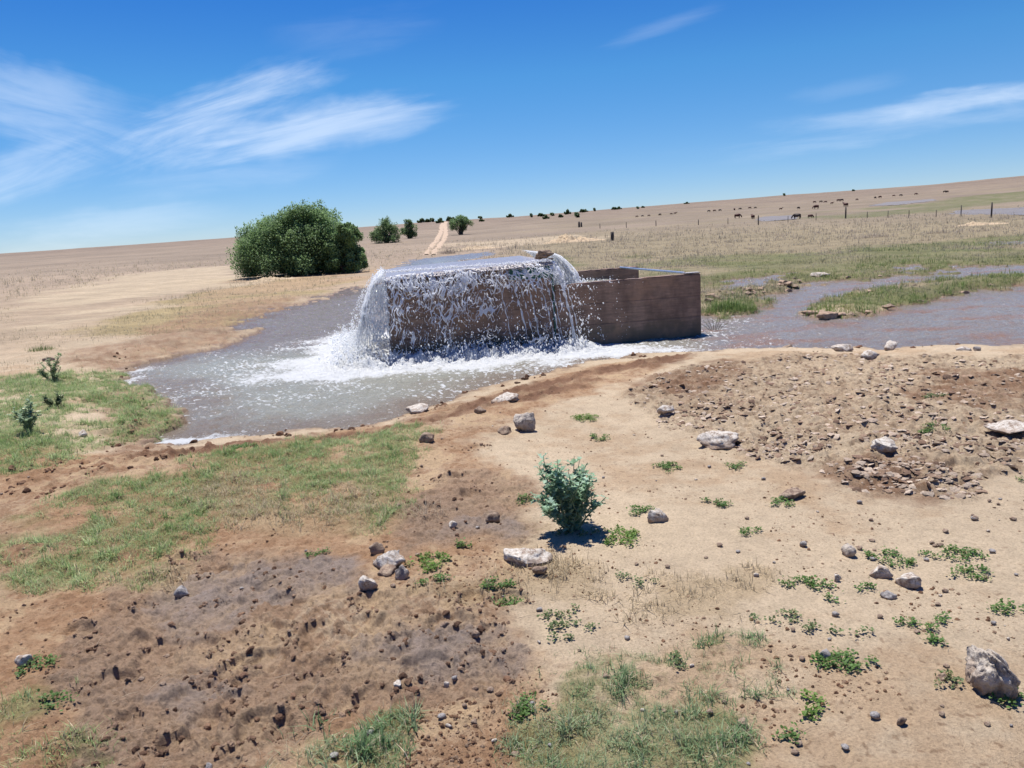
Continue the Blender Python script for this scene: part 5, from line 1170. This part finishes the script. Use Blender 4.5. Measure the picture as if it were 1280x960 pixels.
# ------------------------------------------------------------------ posts and fence
def post(name, px, pyb, hpx, wpx, parent=None, mat=MPOST, lean=0):
    p = hit_plane(px, pyb); p.z = g1(p.x, p.y); s = mpp(p); h = hpx * s; w = wpx * s / 2; q = random.Random(int(px))
    v, f = tube([(0, 0, -.2), (q.gauss(0, .01), 0, h * .5), (lean, 0, h), (lean, 0, h + .002)], [w, w * .97, w * .9, w * .05], 10)
    o = mesh_np(name, v, f, mat, parent); o.location = p; return o, p + Vector((lean, 0, h))
o, _ = post('wooden_post', 765.5, 300.5, 11, 4.5); tag(o, 'short thick wooden post at the end of the sand heap', 'post')
o, _ = post('wooden_post', 724, 284, 7, 2.6); tag(o, 'left of the twin dark posts far behind the sand heap', 'post')
o, _ = post('wooden_post', 726.8, 283.6, 6, 2.2); tag(o, 'right of the twin dark posts far behind the sand heap', 'post')
fence = empty('wire_fence', (0, 0, 0)); tag(fence, 'thin wire fence with uneven posts crossing the meadow before the cattle', 'fence'); tops = []
for px, pb, h_, w_ in [(750,285,6,.8),(783,284,7,.8),(820,282.5,7,1),(873,281,7,1),(910,281,8,.8),(948,281.5,12,1.5),(985,277.5,8,.8),(1020,274.5,9,.8),(1057,272,14,1.9),(1084,272,8,.9),(1110,272,9,.8),(1136,272,9,1),(1170,271.5,9,.9),(1201,271,14,1.2),(1239,271,19,2.0),(1290,268,16,1.4)]:
    o, tp_ = post('post', px, pb, h_, w_, fence); tops.append((o.location.copy(), tp_))
parts = []
for i in range(len(tops) - 1):
    for k in (0.35, 0.62, 0.9):
        a = tops[i][0].lerp(tops[i][1], k * min(1, 1.1 / max(.3, (tops[i][1] - tops[i][0]).z))); b = tops[i + 1][0].lerp(tops[i + 1][1], k * min(1, 1.1 / max(.3, (tops[i + 1][1] - tops[i + 1][0]).z)))
        v, f = tube([a, a.lerp(b, .5) - Vector((0, 0, .04)), b], [.004] * 3, 4); parts.append((v, f, None))
v, f, _ = cat(parts); mesh_np('wires', v, f, MWIRE, fence)
# ------------------------------------------------------------------ cattle
def cow(kind, mat):
    pts, rad, ed = [], [], []
    def a(p, r, prev=None):
        pts.append(p); rad.append(r)
        if prev is not None: ed.append((prev, len(pts) - 1))
        return len(pts) - 1
    hip = a((-.62, 0, 1.05), .30); mid = a((-.15, 0, .90), .43, hip); ch = a((.42, 0, .90), .40, mid); wi = a((.72, 0, 1.08), .24, ch)
    rump = a((-.86, 0, 1.12), .17, hip); tl = a((-.98, 0, .95), .04, rump); t2 = a((-1.0, 0, .5), .03, tl); a((-1.0, 0, .32), .05, t2)
    if kind == 'graze': n1_ = a((1.02, 0, .85), .15, wi); hd = a((1.24, 0, .48), .13, n1_); mz = a((1.36, 0, .20), .085, hd)
    else: n1_ = a((1.02, 0, 1.28), .15, wi); hd = a((1.28, 0, 1.42), .14, n1_); mz = a((1.60, 0, 1.25), .085, hd)
    for sy in (-1, 1):
        k = a((-.70, .18 * sy, .78), .17, hip); h2 = a((-.80, .19 * sy, .50), .075, k); k3 = a((-.72, .19 * sy, .12), .05, h2); a((-.68, .19 * sy, .02), .065, k3)
        k = a((.50, .17 * sy, .66), .12, ch); h2 = a((.52, .17 * sy, .38), .06, k); k3 = a((.50, .17 * sy, .12), .048, h2); a((.53, .17 * sy, .02), .065, k3)
        e = a((hd and pts[hd][0] - .06, .22 * sy, pts[hd][2] + .07), .045, hd)
    me = bpy.data.meshes.new('body'); me.from_pydata(pts, ed, []); o = bpy.data.objects.new('cowtmp', me); COL.objects.link(o)
    md = o.modifiers.new('s', 'SKIN'); md.use_smooth_shade = True; sv = me.skin_vertices[0].data
    for i, r in enumerate(rad): sv[i].radius = (r * 1.12, r * 1.12); sv[i].use_root = (i == 0)
    ms_ = o.modifiers.new('u', 'SUBSURF'); ms_.levels = 1; ms_.render_levels = 1
    dg = bpy.context.evaluated_depsgraph_get(); bodyme = bpy.data.meshes.new_from_object(o.evaluated_get(dg)); bpy.data.objects.remove(o)
    root = empty('cow', (0, 0, 0)); bodyme.materials.clear(); bodyme.materials.append(mat); b = bpy.data.objects.new('body', bodyme); COL.objects.link(b); b.parent = root
    for sy in (-1, 1):
        hp_ = Vector(pts[hd]); v, f = tube([hp_ + Vector((-.02, .08 * sy, .1)), hp_ + Vector((-.02, .2 * sy, .16)), hp_ + Vector((0, .24 * sy, .27))], [.03, .022, .006], 6); mesh_np('horn', v, f, MHORN, root)
    return root
cw = [cow('graze', MCOW), cow('stand', MCOW), cow('graze', MCOWD), cow('stand', MCOWD)]
CW = [(922,272.5,9,0,.1,'brown cow grazing, left one of the nearest four'),(941,272.5,8,1,1.4,'brown cow seen end on between the two left nearest cattle gaps'),(996,273.5,11,2,2.6,'darkest and largest looking cow by the far puddle'),(1013,272.5,7,0,.1,'brown calf grazing right of the dark cow'),
 (1020,261,8,0,3.0,'cow standing alone above the nearest row'),(1057,258,8,1,1.7,'cow seen end on above the tall fence post'),(998,261.5,4,2,0,None),(976,262,3,1,0,None),(1018,254,4,0,0,None),(1026,253.5,4,2,0,None),(1032,253.8,4,0,3,None),(1040,255,4,1,0,None),(1048,252,5,0,0,None),(1052,251.8,5,2,3,None),(1071,250,3.5,0,0,None),(1094,248,4,2,0,None),(1100,247.5,4.5,0,3,None),(1117,245.5,3.5,0,0,None),(1126,245.3,4,2,0,None),(1145,243.5,4,0,0,None),(1181,241,4.5,2,0,None),(1184,240.7,4,0,3,None),
 (886,265,4,2,0,None),(893,264.5,4,0,0,None),(900,264,4,2,3,None),(918,262.5,4,0,1.5,None),(925,262,4,2,0,None),(937,261,4,0,0,None),(944,260.5,3.5,2,0,None),(796,271.5,3.5,0,0,None),(803,271,3.5,2,0,None),(811,270.5,3.5,0,0,None),(825,269.5,4,2,3,None),(839,268.5,3.5,0,0,None),(844,268,4,1,0,None)]
usedc = set(); rr = random.Random(4)
for i, (px, py, h_, k, rz, lb) in enumerate(CW):
    p = hit_plane(px, py); p.z = g1(p.x, p.y)
    c = cw[k] if k not in usedc else copy_tree(cw[k]); usedc.add(k)
    c.location = p; c.rotation_euler = (0, 0, rz + rr.gauss(0, .3)); s = max(0.55, min(1.3, h_ * mpp(p) / 1.75)); c.scale = (s * 0.80, s * 1.2, s * 0.86)
    tag(c, lb or 'small red brown cow grazing far off on the plain', 'cow', 'cattle grazing on the far plain')
for k in range(4):
    if k not in usedc: 
        for ch in list(cw[k].children): bpy.data.objects.remove(ch)
        bpy.data.objects.remove(cw[k])
